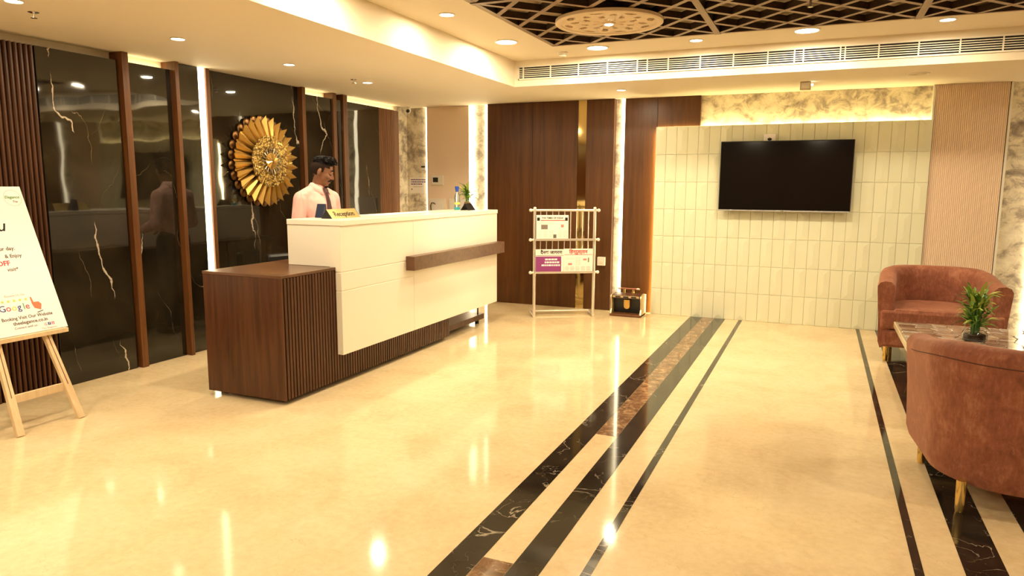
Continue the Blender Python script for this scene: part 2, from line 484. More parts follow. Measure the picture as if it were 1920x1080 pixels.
# back wall cladding -------------------------------------------------
YB = 8.03
def bpanel(name, x0, x1, z0, z1, y, mat, bevel=0.002):
    return MB().box(x0, x1, y, 8.12, z0, z1).build(name, mat, wb, bevel=bevel)
bpanel('peach_panel', -4.672, -4.072, 0, ZC-0.001, 8.075, M['pink'])
bpanel('wood_panel', -3.795, -3.20, 0, ZC-0.001, YB, M['wood_back'])
bpanel('wood_panel', -3.198, -2.635, 0, ZC-0.001, YB, M['wood_back'])
bpanel('gold_mirror_strip', -2.633, -2.533, 0, ZC-0.001, YB+0.012, M['mirror_gold'], 0)
bpanel('wood_panel', -2.531, -2.203, 0, ZC-0.001, YB, M['wood_back'])
bpanel('wood_panel', -2.091, -1.722, 0, ZC-0.001, 8.075, M['wood_back'])
bpanel('wood_panel', -1.720, -1.255, 2.106, ZC-0.001, 8.075, M['wood_back'])
# peach fluted board at the right, with cream edge trims
pf = MB(); pts = [(0.957, 8.12)]; nr = 37; x0, x1 = 0.957, 1.560
for i in range(nr):
    w = (x1-x0)/nr; a = x0+w*i
    pts += [(a+0.05*w, 8.070), (a+0.15*w, 8.060), (a+0.60*w, 8.060), (a+0.70*w, 8.070)]
pts += [(x1, 8.12)]
pf.prism(pts, 0, ZC-0.001, 'z').build('fluted_panel', M['pink'], wb)
for x in (0.937, 1.562):
    MB().box(x, x+0.018, 8.05, 8.12, 0, ZC-0.001).build('edge_trim', M['ivory'], wb)

# tiled television panel: 7 rows, 23 columns, flat and faceted tiles in turn
TX0, TX1, TZ1 = -1.722, 0.952, 2.10
tp = MB().box(TX0+0.022, TX1, YB+0.0128, 8.105, 0.0, TZ1-0.035).build('tile_panel', M['tile'], wb)
MB().box(TX0, TX1, YB+0.008, YB+0.013, 0.0, TZ1).build('backing_board', M['tile'], tp)
NC, NR = 23, 7
cw, ch = (TX1-TX0)/NC, TZ1/NR
g = 0.0010
w2, h2 = cw/2-g, ch/2-g
flat = MB()
flat.rings([[(-w2,0,-h2),(w2,0,-h2),(w2,0,h2),(-w2,0,h2)], [(-w2+.0015,-.008,-h2+.0015),(w2-.0015,-.008,-h2+.0015),(w2-.0015,-.008,h2-.0015),(-w2+.0015,-.008,h2-.0015)]])
flat = flat.mesh('flat_tile'); flat.materials.append(M['tile'])
hip = MB(); e = 0.05
hip.v = [(-w2,0,-h2),(w2,0,-h2),(w2,0,h2),(-w2,0,h2), (-w2,-.0074,-h2),(w2,-.0074,-h2),(w2,-.0074,h2),(-w2,-.0074,h2), (0,-.0132,-h2+e),(0,-.0132,h2-e)]
hip.f = [(0,1,5,4),(1,2,6,5),(2,3,7,6),(3,0,4,7),(3,2,1,0), (4,5,8),(6,7,9),(4,8,9,7),(5,6,9,8)]
hip = hip.mesh('faceted_tile'); hip.materials.append(M['tile'])
for r_ in range(NR):
    for c_ in range(NC):
        fac = (r_ + c_) % 2 == 0
        link('faceted_tile' if fac else 'flat_tile', hip if fac else flat, tp, loc=(TX0+cw*(c_+.5), YB+0.008, ch*(r_+.5)))

bpanel('wood_panel', 1.885, 3.20, 0, ZC-0.001, YB, M['wood_back'])
# light strips -------------------------------------------------------
def led(label, x0, x1, y0, y1, z0, z1, mat='led'):
    t = thing('led_strip', label, 'light strip', ((x0+x1)/2, (y0+y1)/2, z0), group='warm led strips set into the walls')
    cx, cy = (x0+x1)/2, (y0+y1)/2
    a, b, h = (x1-x0)/2, (y1-y0)/2, z1-z0
    MB().box(-a, a, -b, b, 0, h).build('diffuser', M[mat], t)
    return t
led('bright vertical light strip on the black marble wall left of the gold sunburst', -4.99, -4.899, 4.645, 4.706, 0.005, ZC-0.004)
led('light strip hidden on top of the second marble panel from the easel', -4.985, -4.965, 3.96, 4.35, TOP+0.003, TOP+0.010, 'led_cove')
led('light strip hidden above the marble panel behind the receptionist', -4.985, -4.965, 6.02, 6.42, TOP+0.003, TOP+0.010, 'led_cove')
led('light strip hidden above the marble and ribbed board in the far left corner', -4.985, -4.965, 6.72, 7.80, TOP+0.003, TOP+0.010, 'led_cove')
led('vertical light strip at the left edge of the peach wall panel with thermostat', -4.695, -4.674, 8.095, 8.117, 0.005, ZC-0.004)
led('wide vertical light strip right of the peach wall panel with thermostat', -4.068, -4.012, 8.085, 8.117, 0.005, ZC-0.004)
led('vertical light strip beside the left edge of the tall wood panel', -3.855, -3.815, 8.090, 8.117, 0.005, ZC-0.004)
led('vertical light strip between the two wood panels above the shoe polisher', -2.128, -2.094, 8.085, 8.117, 0.005, ZC-0.004)
led('light strip hidden on top of the tiled television panel', -1.24, 0.93, 8.075, 8.095, TZ1-0.034, TZ1-0.022, 'led_soft')
led('light strip hidden above the wood panel corner beside the tiled panel', -1.69, -1.27, 8.060, 8.075, TZ1-0.034, TZ1-0.022, 'led_soft')
led('vertical light strip hidden behind the left edge of the tiled panel', TX0+0.009, TX0+0.016, 8.060, 8.090, 0.005, TZ1-0.05, 'led_slot')

led('vertical light strip beside the cloud wallpaper at the right edge', 1.845, 1.875, 8.085, 8.117, 0.005, ZC-0.004)

# downlights ---------------------------------------------------------
def downlight(label, x, y, z, r, power, size):
    t = thing('downlight', label, 'downlight', (x, y, z), group='recessed ceiling downlights')
    MB().lathe([(r*1.18, -0.0005), (r*1.16, -0.006), (r*1.02, -0.008), (r, -0.004), (r, -0.0005)], 24).build('rim', M['ivory'], t, smooth='auto')
    MB().lathe([(r*0.99, -0.0008), (r*0.98, -0.0045), (r*0.5, -0.006), (0.001, -0.0065)], 24).build('lens', M['lamp'], t, smooth=True)
    ld = bpy.data.lights.new('downlight_lamp', 'AREA'); ld.shape = 'DISK'; ld.size = size; ld.energy = power; ld.color = WARM
    lo = bpy.data.objects.new('downlight_lamp', ld); COL.objects.link(lo); lo.parent = t; lo.location = (0, 0, -0.012)
    return t
for i, y in enumerate((5.93, 4.82, 3.71, 2.63, 1.53, 0.43, -0.67, -1.77)):
    lab = ['small downlight in the low ceiling over the counter, farthest of its row', 'small downlight in the low ceiling in front of the gold sunburst',
           'small downlight in the low ceiling near the vertical light strip', 'small downlight in the low ceiling at the top left corner of the picture',
           'small downlight in the low ceiling above the easel sign', 'small downlight in the left ceiling row beside the camera',
           'small downlight in the left ceiling row behind the camera', 'last small downlight of the left ceiling row'][i]
    downlight(lab, -4.08, y, ZC, 0.042, POWER_SMALL, 0.08)
L_, S_, H_ = (0.088, POWER_LARGE, 0.17), (0.05, POWER_SMALL, 0.10), (0.11, POWER_LARGE*1.4, 0.21)
downlight('small downlight in the raised ceiling at the top edge above the counter', -2.575, 4.76, ZU, *S_)
downlight('large round downlight in the raised ceiling left of the lattice corner', -2.575, 5.83, ZU, *L_)
downlight('large round downlight under the lattice edge left of the carved medallion light', -1.92, 6.37, ZU, *L_)
downlight('small downlight between the medallion and the vent grille', -1.05, 6.36, ZU, *S_)
downlight('large round downlight under the lattice edge above the television', -0.18, 6.30, ZU, *L_)
downlight('small downlight under the lattice edge at the right of the picture', 0.78, 6.28, ZU, *S_)
downlight('small downlight in the low ceiling nearest to the wood panels', -1.945, 7.33, ZC, 0.042, POWER_SMALL*0.7, 0.08)
downlight('large downlight in the raised ceiling to the left of the camera', -2.575, 3.6, ZU, *L_)
downlight('large downlight in the raised ceiling above the camera on the left', -2.575, 1.3, ZU, *L_)
downlight('large downlight in the raised ceiling behind the camera on the left', -2.575, -0.9, ZU, *H_)
for i, y in enumerate((5.4, 3.2, 1.0, -1.0)):
    downlight(['large downlight above the coffee table', 'large downlight above the near armchair', 'large downlight in the raised ceiling right of the camera',
               'large downlight in the raised ceiling behind the camera on the right'][i], 2.31, y, ZU, *(L_ if y > 0 else H_))
for i, x in enumerate((-1.5, -0.1, 1.3)):
    downlight(['large downlight behind the camera on the left of the rear row', 'large downlight behind the camera in the middle of the rear row',
               'large downlight behind the camera on the right of the rear row'][i], x, -2.1, ZU, *H_)
# ================================================================== OBJECTS
random.seed(7)

# ---- reception counter ---------------------------------------------
rc = thing('reception_counter', 'long white reception counter with dark ribbed wooden base and side cabinet', 'counter', (-3.16, 3.59, 0))
ox, oy = -3.16, 3.59
def cb(name, x0, x1, y0, y1, z0, z1, mat, par=rc, bevel=0.002):
    return MB().box(x0-ox, x1-ox, y0-oy, y1-oy, z0, z1).build(name, mat, par, bevel=bevel)
cb('cabinet', -3.835, -3.178, 3.59, 4.75, 0.045, 0.845, M['wood'])
cb('cabinet_end_panel', -3.835, -3.16, 3.575, 3.592, 0.030, 0.846, M['wood'])
ct = cb('cabinet_top', -3.84, -3.158, 3.575, 4.76, 0.846, 0.865, M['wood_x'])
cb('base_body', -3.75, -3.178, 4.752, 5.86, 0.045, 0.80, M['wood'])
cb('desk_top', -3.80, -3.585, 4.762, 6.80, 0.80, 0.825, M['wood_x'])
slat = MB().box(0, 0.020, -0.0105, 0.0105, 0.035, 0.844).mesh('rib'); slat.materials.append(M['wood'])
k = 0; y = 3.612
while y < 5.85:
    # ribs under the white front are cut lower
    if y < 4.16: link('wood_rib', slat, rc, loc=(-0.018, y-oy, 0), bevel=0)
    else:
        if k == 0:
            short = MB().box(0, 0.020, -0.0105, 0.0105, 0.035, 0.50).mesh('short_rib'); short.materials.append(M['wood']); k = 1
        link('wood_rib', short, rc, loc=(-0.018, y-oy, 0))
    y += 0.0312
cb('plinth_shelf', -3.74, -3.215, 5.862, 6.72, 0.050, 0.105, M['wood'])
for (x, y) in ((-3.78, 3.66), (-3.24, 3.66), (-3.27, 6.66), (-3.70, 6.2)):
    MB().lathe([(0.022, 0), (0.022, 0.05)], 12, (x-ox, y-oy, 0)).build('foot', M['chrome'] if x < -3.7 else M['black'], rc, smooth='auto')
MB().tube([(-3.24-ox, 6.62-oy, 0.10), (-3.24-ox, 6.62-oy, 0.90)], 0.008).build('support_rod', M['black'], rc, smooth='auto')
# white shell: front slabs with recessed joints, end slab, top slab
cb('front_core', -3.205, -3.1125, 4.145, 6.815, 0.228, 1.160, M['white'], bevel=0)
def front(y0, y1, z0, z1): cb('front_panel', -3.207, -3.110, y0, y1, z0, z1, M['white'], bevel=0.003)
front(4.140, 5.128, 0.225, 0.690); front(4.140, 5.128, 0.695, 0.826); front(4.140, 5.128, 0.831, 1.158)
front(5.133, 6.820, 0.225, 1.158)
cb('end_panel', -3.58, -3.205, 4.140, 4.20, 0.866, 1.158, M['white'])
cb('end_panel', -3.58, -3.205, 6.76, 6.820, 0.30, 1.158, M['white'])
cb('back_panel', -3.58, -3.56, 4.20, 6.76, 0.826, 1.158, M['white'])
cb('counter_top', -3.582, -3.104, 4.136, 6.826, 1.160, 1.200, M['white'], bevel=0.004)
cb('wood_band', -3.110, -3.030, 5.01, 6.835, 0.752, 0.868, M['wood_x'], bevel=0.002)

# ---- things on the counter -----------------------------------------
sg = thing('reception_sign', 'gold triangular desk sign reading Reception on the counter', 'sign', (-3.36, 4.49, 1.2), PI/2)
# prism: local x along its length, front face leans back; local -y looks at the room
MB().prism([(-0.055, 0.0), (0.045, 0.0), (0.0, 0.068)], -0.175, 0.175, 'x').build('body', P('sign_gold', (0.60, 0.46, 0.20), 0.22, 0.8), sg)
for s in (-1, 1):
    MB().prism([(-0.055, 0.0), (0.045, 0.0), (0.0, 0.068)], s*0.1755, s*0.178, 'x').build('end_cap', M['black'], sg)
an = math.atan2(0.068, 0.055)
text('lettering', 'Reception', 0.062, M['ink'], sg, Matrix.Translation((0.0, -0.0415, 0.0165)) @ Matrix.Rotation(an, 4, 'X') @ Matrix.Translation((0, 0, 0.0006)), 'CENTER', bold=0.0008)

pp = thing('paper_sheets', 'flat white sheets of paper lying along the middle of the counter top', 'paper', (-3.42, 5.10, 1.2005))
for i in range(3):
    MB().box(-0.10, 0.10, -0.16, 0.16, 0.0007*i, 0.0007*i+0.0006).build('sheet', M['paper'], pp, rot=(0, 0, 0.05*i-0.03), loc=(0.0, 0.30*i, 0))

cm = thing('card_machine', 'small dark blue card machine standing behind the gold desk sign', 'card machine', (-3.50, 4.43, 1.2))
MB().prism([(-0.03, 0), (0.03, 0), (0.022, 0.105), (0.004, 0.105)], -0.037, 0.037, 'x').build('body', P('navy_plastic', (0.012, 0.02, 0.055), 0.4), cm, bevel=0.004)
MB().prism([(0.0285, 0.03), (0.0305, 0.03), (0.0245, 0.085), (0.0225, 0.085)], -0.028, 0.028, 'x').build('display', M['screen'], cm)

bt = thing('sanitizer_bottle', 'clear bottle with blue cap and blue base near the far end of the counter', 'bottle', (-3.44, 6.55, 1.2))
MB().lathe([(0.026, 0), (0.030, 0.006), (0.030, 0.12), (0.024, 0.155), (0.011, 0.175), (0.011, 0.19)], 20).build('body', P('bottle_plastic', (0.88, 0.93, 0.90), 0.08, trans=0.85), bt, smooth='auto')
MB().lathe([(0.0305, 0.002), (0.0307, 0.028)], 20, caps=False).build('label_band', P('teal_label', (0.03, 0.33, 0.36), 0.5), bt, smooth='auto')
MB().lathe([(0.0305, 0.055), (0.0307, 0.078)], 20, caps=False).build('label_print', P('yellow_label', (0.75, 0.60, 0.12), 0.5), bt, smooth='auto')
MB().lathe([(0.014, 0.185), (0.016, 0.19), (0.022, 0.235), (0.0215, 0.24), (0.001, 0.24)], 18).build('cap', P('blue_cap', (0.02, 0.07, 0.42), 0.35), bt, smooth='auto')

tc = thing('tent_card', 'small black folded card stand on the counter in front of the potted plant', 'card stand', (-3.30, 6.52, 1.2), PI/2)
for s in (-1, 1):
    MB().quad((-0.085, s*0.045, 0), (0.085, s*0.045, 0), (0.07, s*0.003, 0.068), (-0.07, s*0.003, 0.068)).build('card_face', M['black'], tc)
    tc.children[-1].modifiers.new('solid', 'SOLIDIFY').thickness = 0.002

# leafy plants: each leaf an arching blade of its own
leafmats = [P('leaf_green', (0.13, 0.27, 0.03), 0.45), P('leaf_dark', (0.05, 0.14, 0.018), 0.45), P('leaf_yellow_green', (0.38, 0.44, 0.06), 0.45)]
def leaf_mesh(L, w, arch, mat):
    mb = MB(); n = 7; prev = None
    for i in range(n+1):
        t = i/n; x = L*t*(1-0.25*arch*t); z = L*(0.62*t - arch*0.95*t*t)
        ww = w*math.sin(PI*min(1, 0.12+0.88*t))**0.8*(1-t*0.15) if i < n else 0.0006
        mb.v += [(x, -ww, z+ww*0.35), (x, 0, z), (x, ww, z+ww*0.35)]
        if i:
            a = 3*(i-1); mb.f += [(a, a+1, a+4, a+3), (a+1, a+2, a+5, a+4)]
    me = mb.mesh('leaf'); me.materials.append(mat)
    for p in me.polygons: p.use_smooth = True
    return me
leaves = [leaf_mesh(1, 0.085, a, leafmats[i]) for a in (0.35, 0.6, 0.85) for i in range(3)]
def foliage(parent, count, z0, z1, L0, L1, spread, seed, topbright=True):
    rnd = random.Random(seed)
    for i in range(count):
        t = (i+0.5)/count; z = z0+(z1-z0)*t
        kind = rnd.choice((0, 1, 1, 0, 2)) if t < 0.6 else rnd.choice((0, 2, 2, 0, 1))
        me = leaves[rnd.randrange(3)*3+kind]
        o = link('leaf', me, parent, loc=(rnd.uniform(-1, 1)*spread, rnd.uniform(-1, 1)*spread, z),
                 rot=(rnd.uniform(-.3, .3), -rnd.uniform(-0.25, 0.55)-0.45*t, i*2.39996+rnd.uniform(-.4, .4)))
        s = rnd.uniform(L0, L1); o.scale = (s, s, s)
cp = thing('potted_plant', 'small green leafy plant in a glass jar at the far end of the counter', 'plant', (-3.42, 6.745, 1.2))
MB().lathe([(0.028, 0), (0.038, 0.01), (0.040, 0.05), (0.032, 0.075), (0.034, 0.08), (0.030, 0.08), (0.028, 0.012), (0.001, 0.012)], 20).build('jar', P('amber_glass', (0.45, 0.30, 0.14), 0.1, trans=0.6), cp, smooth='auto')
for i in range(5):
    a = i*1.256; MB().tube([(0.010*math.cos(a), 0.010*math.sin(a), 0.015), (0.018*math.cos(a), 0.018*math.sin(a), 0.15)], 0.005, 6).build('stem', leafmats[0], cp, smooth='auto')
foliage(cp, 44, 0.09, 0.20, 0.09, 0.16, 0.02, 3)

# ---- armchairs ------------------------------------------------------
def armchair(label, loc, rz):
    t = thing('tub_armchair', label, 'armchair', loc, rz, 'rust velvet tub armchairs around the coffee table')
    W, D, R = 0.475, 0.385, 0.34     # half outer width at the arm fronts, half depth, back corner radius
    WB = W-0.075                     # the shell narrows a little towards the back
    path = []
    side = lambda y: W-(W-WB)*min(1.0, max(0.0, (y+D)/(2*D)))
    for i in range(9): y = -D+(2*D-R)*i/8; path.append((side(y), y, 1, 0))
    for i in range(1, 12):
        a = PI/2*i/12; y = D-R+R*math.sin(a); path.append((side(y)-R+R*math.cos(a), y, math.cos(a), math.sin(a)))
    nb = 9
    for i in range(nb): path.append((WB-R-(2*(WB-R))*i/(nb-1), D, 0, 1))
    path += [(-x, y, -nx_, ny_) for (x, y, nx_, ny_) in reversed(path[:20])]
    rings = []; thick = 0.125
    for (x, y, nxx, nyy) in path:
        f = min(1.0, max(0.0, (y+D)/(2*D-0.1)))        # 0 at the front of the arm, 1 at the back
        top = 0.685 + 0.080*(f*f*(3-2*f))
        prof = [(-0.095, 0.150), (-0.050, 0.125), (-0.032, 0.18), (-0.020, 0.42), (-0.004, top-0.085), (-0.002, top-0.045), (-0.018, top-0.014), (-0.055, top),
                (-thick+0.02, top-0.006), (-thick-0.006, top-0.035), (-thick-0.012, top-0.09), (-thick-0.002, 0.42), (-thick+0.01, 0.30)]
        rings.append([(x+nxx*o, y+nyy*o, z) for o, z in prof])
    sh = MB().rings(rings).build('shell', M['velvet'], t, smooth=True, bevel=0)
    sh.data.set_sharp_from_angle(angle=math.radians(60))
    # piping seam under the roll of the back
    seam = [(x-nxx*0.0042, y-nyy*0.0042, 0.685+0.080*((lambda f: f*f*(3-2*f))(min(1.0, max(0.0, (y+D)/(2*D-0.1))))) - 0.075) for (x, y, nxx, nyy) in path[2:-2]]
    MB().tube(seam, 0.0028, 6).build('seam', P('seam_thread', (0.075, 0.022, 0.010), 0.8), t, smooth=True)
    MB().box(-0.434, 0.434, -D-0.018, -D+0.10, 0.290, 0.445).build('seat_front', M['velvet'], t, bevel=0.018)
    MB().box(-0.418, 0.418, -D-0.010, -D+0.10, 0.135, 0.286).build('base', M['velvet'], t, bevel=0.025)
    MB().prism([(-0.35, -D-0.012), (0.35, -D-0.012), (0.34, 0.0), (0.25, 0.17), (0.10, 0.25), (-0.10, 0.25), (-0.25, 0.17), (-0.34, 0.0)], 0.30, 0.462, 'z').build('seat_cushion', M['velvet'], t, bevel=0.025)
    MB().box(-0.26, 0.26, -D+0.09, 0.17, 0.145, 0.31).build('under_seat', M['velvet'], t)
    for sx in (-1, 1):
        for sy in (-1, 1):
            MB().lathe([(0.015, 0), (0.019, 0.02), (0.021, 0.15)], 16, (sx*(0.37 if sy < 0 else 0.285), sy*0.295, 0)).build('leg', M['gold'], t, smooth='auto')
    return t
armchair('rust velvet tub armchair facing the room in front of the tiled wall', (0.952, 6.935, 0), 0.0)
armchair('rust velvet tub armchair seen from behind at the right edge', (0.945, 3.885, 0), PI)

# ---- coffee table -----------------------------------------------------
tb = thing('coffee_table', 'low coffee table topped with polished brown and cream stone slices', 'table', (1.115, 5.52, 0))
TW, TD, TZ = 0.53, 0.68, 0.420
MB().box(-TW, TW, -TD, TD, TZ-0.050, TZ-0.007).build('table_slab', P('resin_edge', (0.60, 0.50, 0.32), 0.15), tb, bevel=0.004)
MB().box(-TW+0.010, TW-0.010, -TD+0.010, TD-0.010, TZ-0.0072, TZ-0.0062).build('stone_bed', P('stone_bed', (0.15, 0.085, 0.045), 0.4), tb)
stone_cols = [(0.40, 0.29, 0.18), (0.58, 0.48, 0.34), (0.68, 0.60, 0.47), (0.24, 0.16, 0.10), (0.50, 0.39, 0.25), (0.42, 0.36, 0.29), (0.74, 0.67, 0.55)]
def stone_mat(i, c):
    n = NB('stone_slice_%d' % i)
    v = n.obj()
    f = n.noise(n.map(v, (1, 2.2, 1)), 14, 6, 0.65, 1.2)
    return n.out(n.ramp(f, [(0.32, tuple(q*0.45 for q in c)), (0.52, c), (0.72, tuple(min(0.8, q*1.5+0.05) for q in c))]), 0.12, 0.6, coat=1.0)
smats = [stone_mat(i, c) for i, c in enumerate(stone_cols)]
rnd = random.Random(11)
rows, cols = 24, 9
jit = {}
for r_ in range(rows+1):
    for c_ in range(cols+1):
        jx = 0 if c_ in (0, cols) else rnd.uniform(-.030, .030)
        jy = 0 if r_ in (0, rows) else rnd.uniform(-.012, .012)
        jit[r_, c_] = Vector((-TW+0.012+(2*TW-0.024)*c_/cols+jx, -TD+0.012+(2*TD-0.024)*r_/rows+jy))
for r_ in range(rows):
    for c_ in range(cols):
        q = [jit[r_, c_], jit[r_, c_+1], jit[r_+1, c_+1], jit[r_+1, c_]]
        ctr = sum(q, Vector((0, 0)))/4
        pts = []
        for i in range(4):
            a, b = q[i], q[(i+1) % 4]
            pts.append(ctr+(a-ctr)*0.93); mid = (a+b)/2; pts.append(ctr+(mid-ctr)*rnd.uniform(0.93, 1.02))
        lo = [((p-ctr).x, (p-ctr).y, 0) for p in pts]; hi = [((p-ctr).x*0.95, (p-ctr).y*0.95, 0.0045) for p in pts]
        MB().rings([lo, hi]).build('stone_slice', smats[rnd.randrange(7)], tb, loc=(ctr.x, ctr.y, TZ-0.0063), rot=(0, 0, 0))
dk = P('dark_table_frame', (0.020, 0.012, 0.008), 0.4)
MB().box(-TW+0.13, TW-0.13, -TD+0.14, TD-0.14, 0.115, TZ-0.050).build('under_frame', dk, tb)
for sx in (-1, 1):
    for sy in (-1, 1):
        MB().rings([[(sx*(TW-0.14)+a*s, sy*(TD-0.12)+b*s2, z) for a, b in ((-1,-1),(1,-1),(1,1),(-1,1))] for s, s2, z in ((0.012, 0.012, 0), (0.042, 0.030, 0.125))]).build('leg', M['gold'], tb)

tv_ = thing('vase_plant', 'leafy green plant in a glass vase on the stone coffee table', 'plant', (1.015, 5.58, TZ))
MB().lathe([(0.062, 0.0), (0.075, 0.012), (0.078, 0.05), (0.066, 0.072), (0.070, 0.085), (0.067, 0.085), (0.062, 0.070), (0.073, 0.05), (0.070, 0.014), (0.001, 0.010)], 24).build('bowl', M['glass'], tv_, smooth='auto')
MB().lathe([(0.055, 0.014), (0.066, 0.020), (0.066, 0.048), (0.05, 0.056), (0.001, 0.056)], 20).build('pebbles', P('dark_pebbles', (0.05, 0.026, 0.012), 0.5), tv_, smooth='auto')
rnd = random.Random(5)
for i in range(16):
    a = i*2.4; r_ = 0.012+0.026*(i % 4)/3
    MB().tube([(r_*math.cos(a), r_*math.sin(a), 0.05), (r_*1.2*math.cos(a), r_*1.2*math.sin(a), 0.20+0.06*rnd.random())], 0.006, 6).build('stem', leafmats[1], tv_, smooth='auto')
foliage(tv_, 170, 0.10, 0.30, 0.09, 0.155, 0.045, 9)

# ---- television ---------------------------------------------------------
tvw, tvh = 1.285, 0.728
tv = thing('television', 'large flat black television mounted on the pale tiled panel', 'television', (-0.362, 7.955, 1.195))
MB().box(-tvw/2, tvw/2, -0.030, 0.0, 0, tvh).build('housing', M['black'], tv, bevel=0.004)
MB().box(-tvw/2+0.008, tvw/2-0.008, -0.0325, -0.0295, 0.018, tvh-0.008).build('screen', M['screen'], tv)
MB().box(-tvw/2, tvw/2, -0.034, -0.0295, 0.0, 0.014).build('bottom_bezel', M['silver'], tv, bevel=0.002)
MB().box(-0.015, 0.015, -0.0345, -0.0335, 0.003, 0.010).build('badge', M['chrome'], tv)
MB().box(-0.25, 0.25, 0.0, 0.058, 0.20, 0.55).build('wall_bracket', M['black'], tv)
so = thing('wall_socket', 'white wall plate with a round black outlet just above the television', 'socket', (-0.525, 8.018, 1.935))
MB().box(-0.058, 0.058, -0.020, 0.0, -0.02, 0.062).build('plate', P('bright_white_plate', (0.92, 0.88, 0.86), 0.4), so, bevel=0.003)
MB().sphere((0, -0.020, 0.008), (0.022, 0.014, 0.015), 14, 8).build('outlet', M['black'], so, smooth=True)

# ---- newspaper rack -------------------------------------------------------
ra = math.atan2(0.342, 0.577)
rk = thing('newspaper_rack', 'chrome wire newspaper rack standing in front of the dark wood panels', 'rack', (-2.565, 7.42, 0), ra)
hw = 0.335
for s in (-1, 1):
    MB().tube([(s*hw, 0, 0.012), (s*hw, 0, 1.20)], 0.0165, 12).build('post', M['steel'], rk, smooth='auto')
    MB().tube([(s*hw, -0.02, 0.014), (s*hw, 0.20, 0.030)], 0.017, 10).build('foot_bar', M['steel'], rk, smooth='auto')
    MB().sphere((s*hw, 0, 1.205), 0.018, 10, 6).build('knob', M['ivory'], rk, smooth=True)
for z in (1.185, 0.862, 0.500):
    MB().tube([(-hw-0.035, 0, z), (hw+0.035, 0, z)], 0.014, 10).build('cross_bar', M['steel'], rk, smooth='auto')
    for s in (-1, 1):
        MB().sphere((s*(hw+0.045), 0, z), 0.019, 10, 6).build('knob', M['ivory'], rk, smooth=True)
MB().tube([(-hw, 0.19, 0.035), (hw, 0.19, 0.035)], 0.011, 10).build('rear_rail', M['steel'], rk, smooth='auto')
for z in (0.862, 0.500):
    MB().prism([(-0.045, 0.0), (0.055, 0.0), (0.055, -0.010), (-0.035, -0.010)], -hw, hw, 'x').build('tray', M['steel'], rk, loc=(0, 0, z+0.004))
    MB().box(-hw, hw, -0.048, -0.044, 0, 0.022).build('tray_lip', M['steel'], rk, loc=(0, 0, z-0.006))
for (za, zb) in ((0.862, 1.185), (0.500, 0.862)):
    for i in range(9):
        x = -hw + 2*hw*(i+1)/10
        MB().tube([(x, 0.012, za), (x, 0.012, zb)], 0.0052, 6).build('wire', M['steel'], rk, smooth='auto')
RKM = Matrix.Translation((-2.565, 7.42, 0)) @ Matrix.Rotation(ra, 4, 'Z')
def newspaper(label, x, z, w, h, tilt):
    p = RKM @ Vector((x, -0.037, z))
    t = thing('newspaper', label, 'newspaper', p, ra, 'folded newspapers in the chrome rack')
    t.rotation_euler = (-tilt, 0, ra)
    MB().box(-w/2, w/2, -0.004, 0.004, 0, h).build('folded_sheet', M['paper'], t, bevel=0.0015)
    MB().box(-w/2+0.006, w/2+0.003, 0.004, 0.009, 0.004, h-0.006).build('inner_sheet', M['paper'], t)
    return t
def pr_(t, name, x0, x1, z0, z1, mat): return MB().box(x0, x1, -0.0052, -0.0038, z0, z1).build(name, mat, t)
def tx(t, s, size, mat, x, z, align='LEFT', bold=0.0, sx=1.0): return text('headline', s, size, mat, t, Matrix.Translation((x, -0.0056, z)) @ Matrix.Rotation(PI/2, 4, 'X'), align, bold=bold, sx=sx)
def lines(t, x0, x1, z0, z1, n, seed):
    r = random.Random(seed); mb = MB()
    for i in range(n):
        z = z1-(z1-z0)*(i+0.5)/n
        mb.box(x0, x0+(x1-x0)*r.uniform(0.8, 1.0), -0.0046, -0.0039, z-0.0011, z+0.0011)
    mb.build('text_lines', M['grey_ink'], t)
n1 = newspaper('newspaper with a thin red line under its masthead on the upper rack shelf', -0.145, 0.872, 0.355, 0.262, 0.03)
tx(n1, 'THE TIMES OF INDIA', 0.026, M['ink'], 0, 0.222, 'CENTER', 0.0004)
pr_(n1, 'red_rule', -0.13, 0.15, 0.200, 0.208, M['red_ink'])
for s in (-1, 1): pr_(n1, 'portrait_box', s*0.155-0.015, s*0.155+0.015, 0.200, 0.236, M['ink'])
pr_(n1, 'photograph', -0.125, -0.052, 0.108, 0.158, P('photo_grey', (0.20, 0.16, 0.14), 0.6))
pr_(n1, 'photograph', 0.095, 0.125, 0.128, 0.160, P('photo_rose', (0.50, 0.22, 0.18), 0.6))
pr_(n1, 'photograph', 0.010, 0.045, 0.012, 0.052, P('photo_dark', (0.12, 0.11, 0.08), 0.6))
lines(n1, -0.165, 0.04, 0.165, 0.185, 2, 1)
for i, x in enumerate((-0.165, -0.10, -0.035, 0.06, 0.12)): lines(n1, x, x+0.05, 0.015, 0.10, 9, i)
n2 = newspaper('newspaper with a large purple advertisement on the lower rack shelf', -0.172, 0.510, 0.315, 0.250, 0.03)
tx(n2, '\u0926\u0948\u0928\u0915 \u091c\u093e\u0917\u0930\u0923', 0.050, M['ink'], 0.02, 0.200, 'CENTER', 0.0012)
pr_(n2, 'advertisement', -0.155, 0.130, 0.003, 0.172, M['purple_ink'])
pr_(n2, 'rule', -0.155, 0.155, 0.180, 0.184, M['ink'])
wi = P('white_ink', (0.85, 0.78, 0.80), 0.6)
for i, (z, w) in enumerate(((0.130, 0.13), (0.098, 0.14), (0.066, 0.21))):
    mb = MB(); r = random.Random(20+i); x = 0.015-w/2
    while x < 0.015+w/2:
        ww = r.uniform(0.012, 0.034); mb.box(x, x+ww, -0.0062, -0.0050, z, z+0.018); x += ww+0.005
    mb.build('slogan', wi, n2)
lines(n2, -0.14, 0.12, 0.030, 0.052, 2, 3)
n3 = newspaper('newspaper with a red Hindi masthead on the lower rack shelf', 0.150, 0.510, 0.325, 0.255, 0.03)
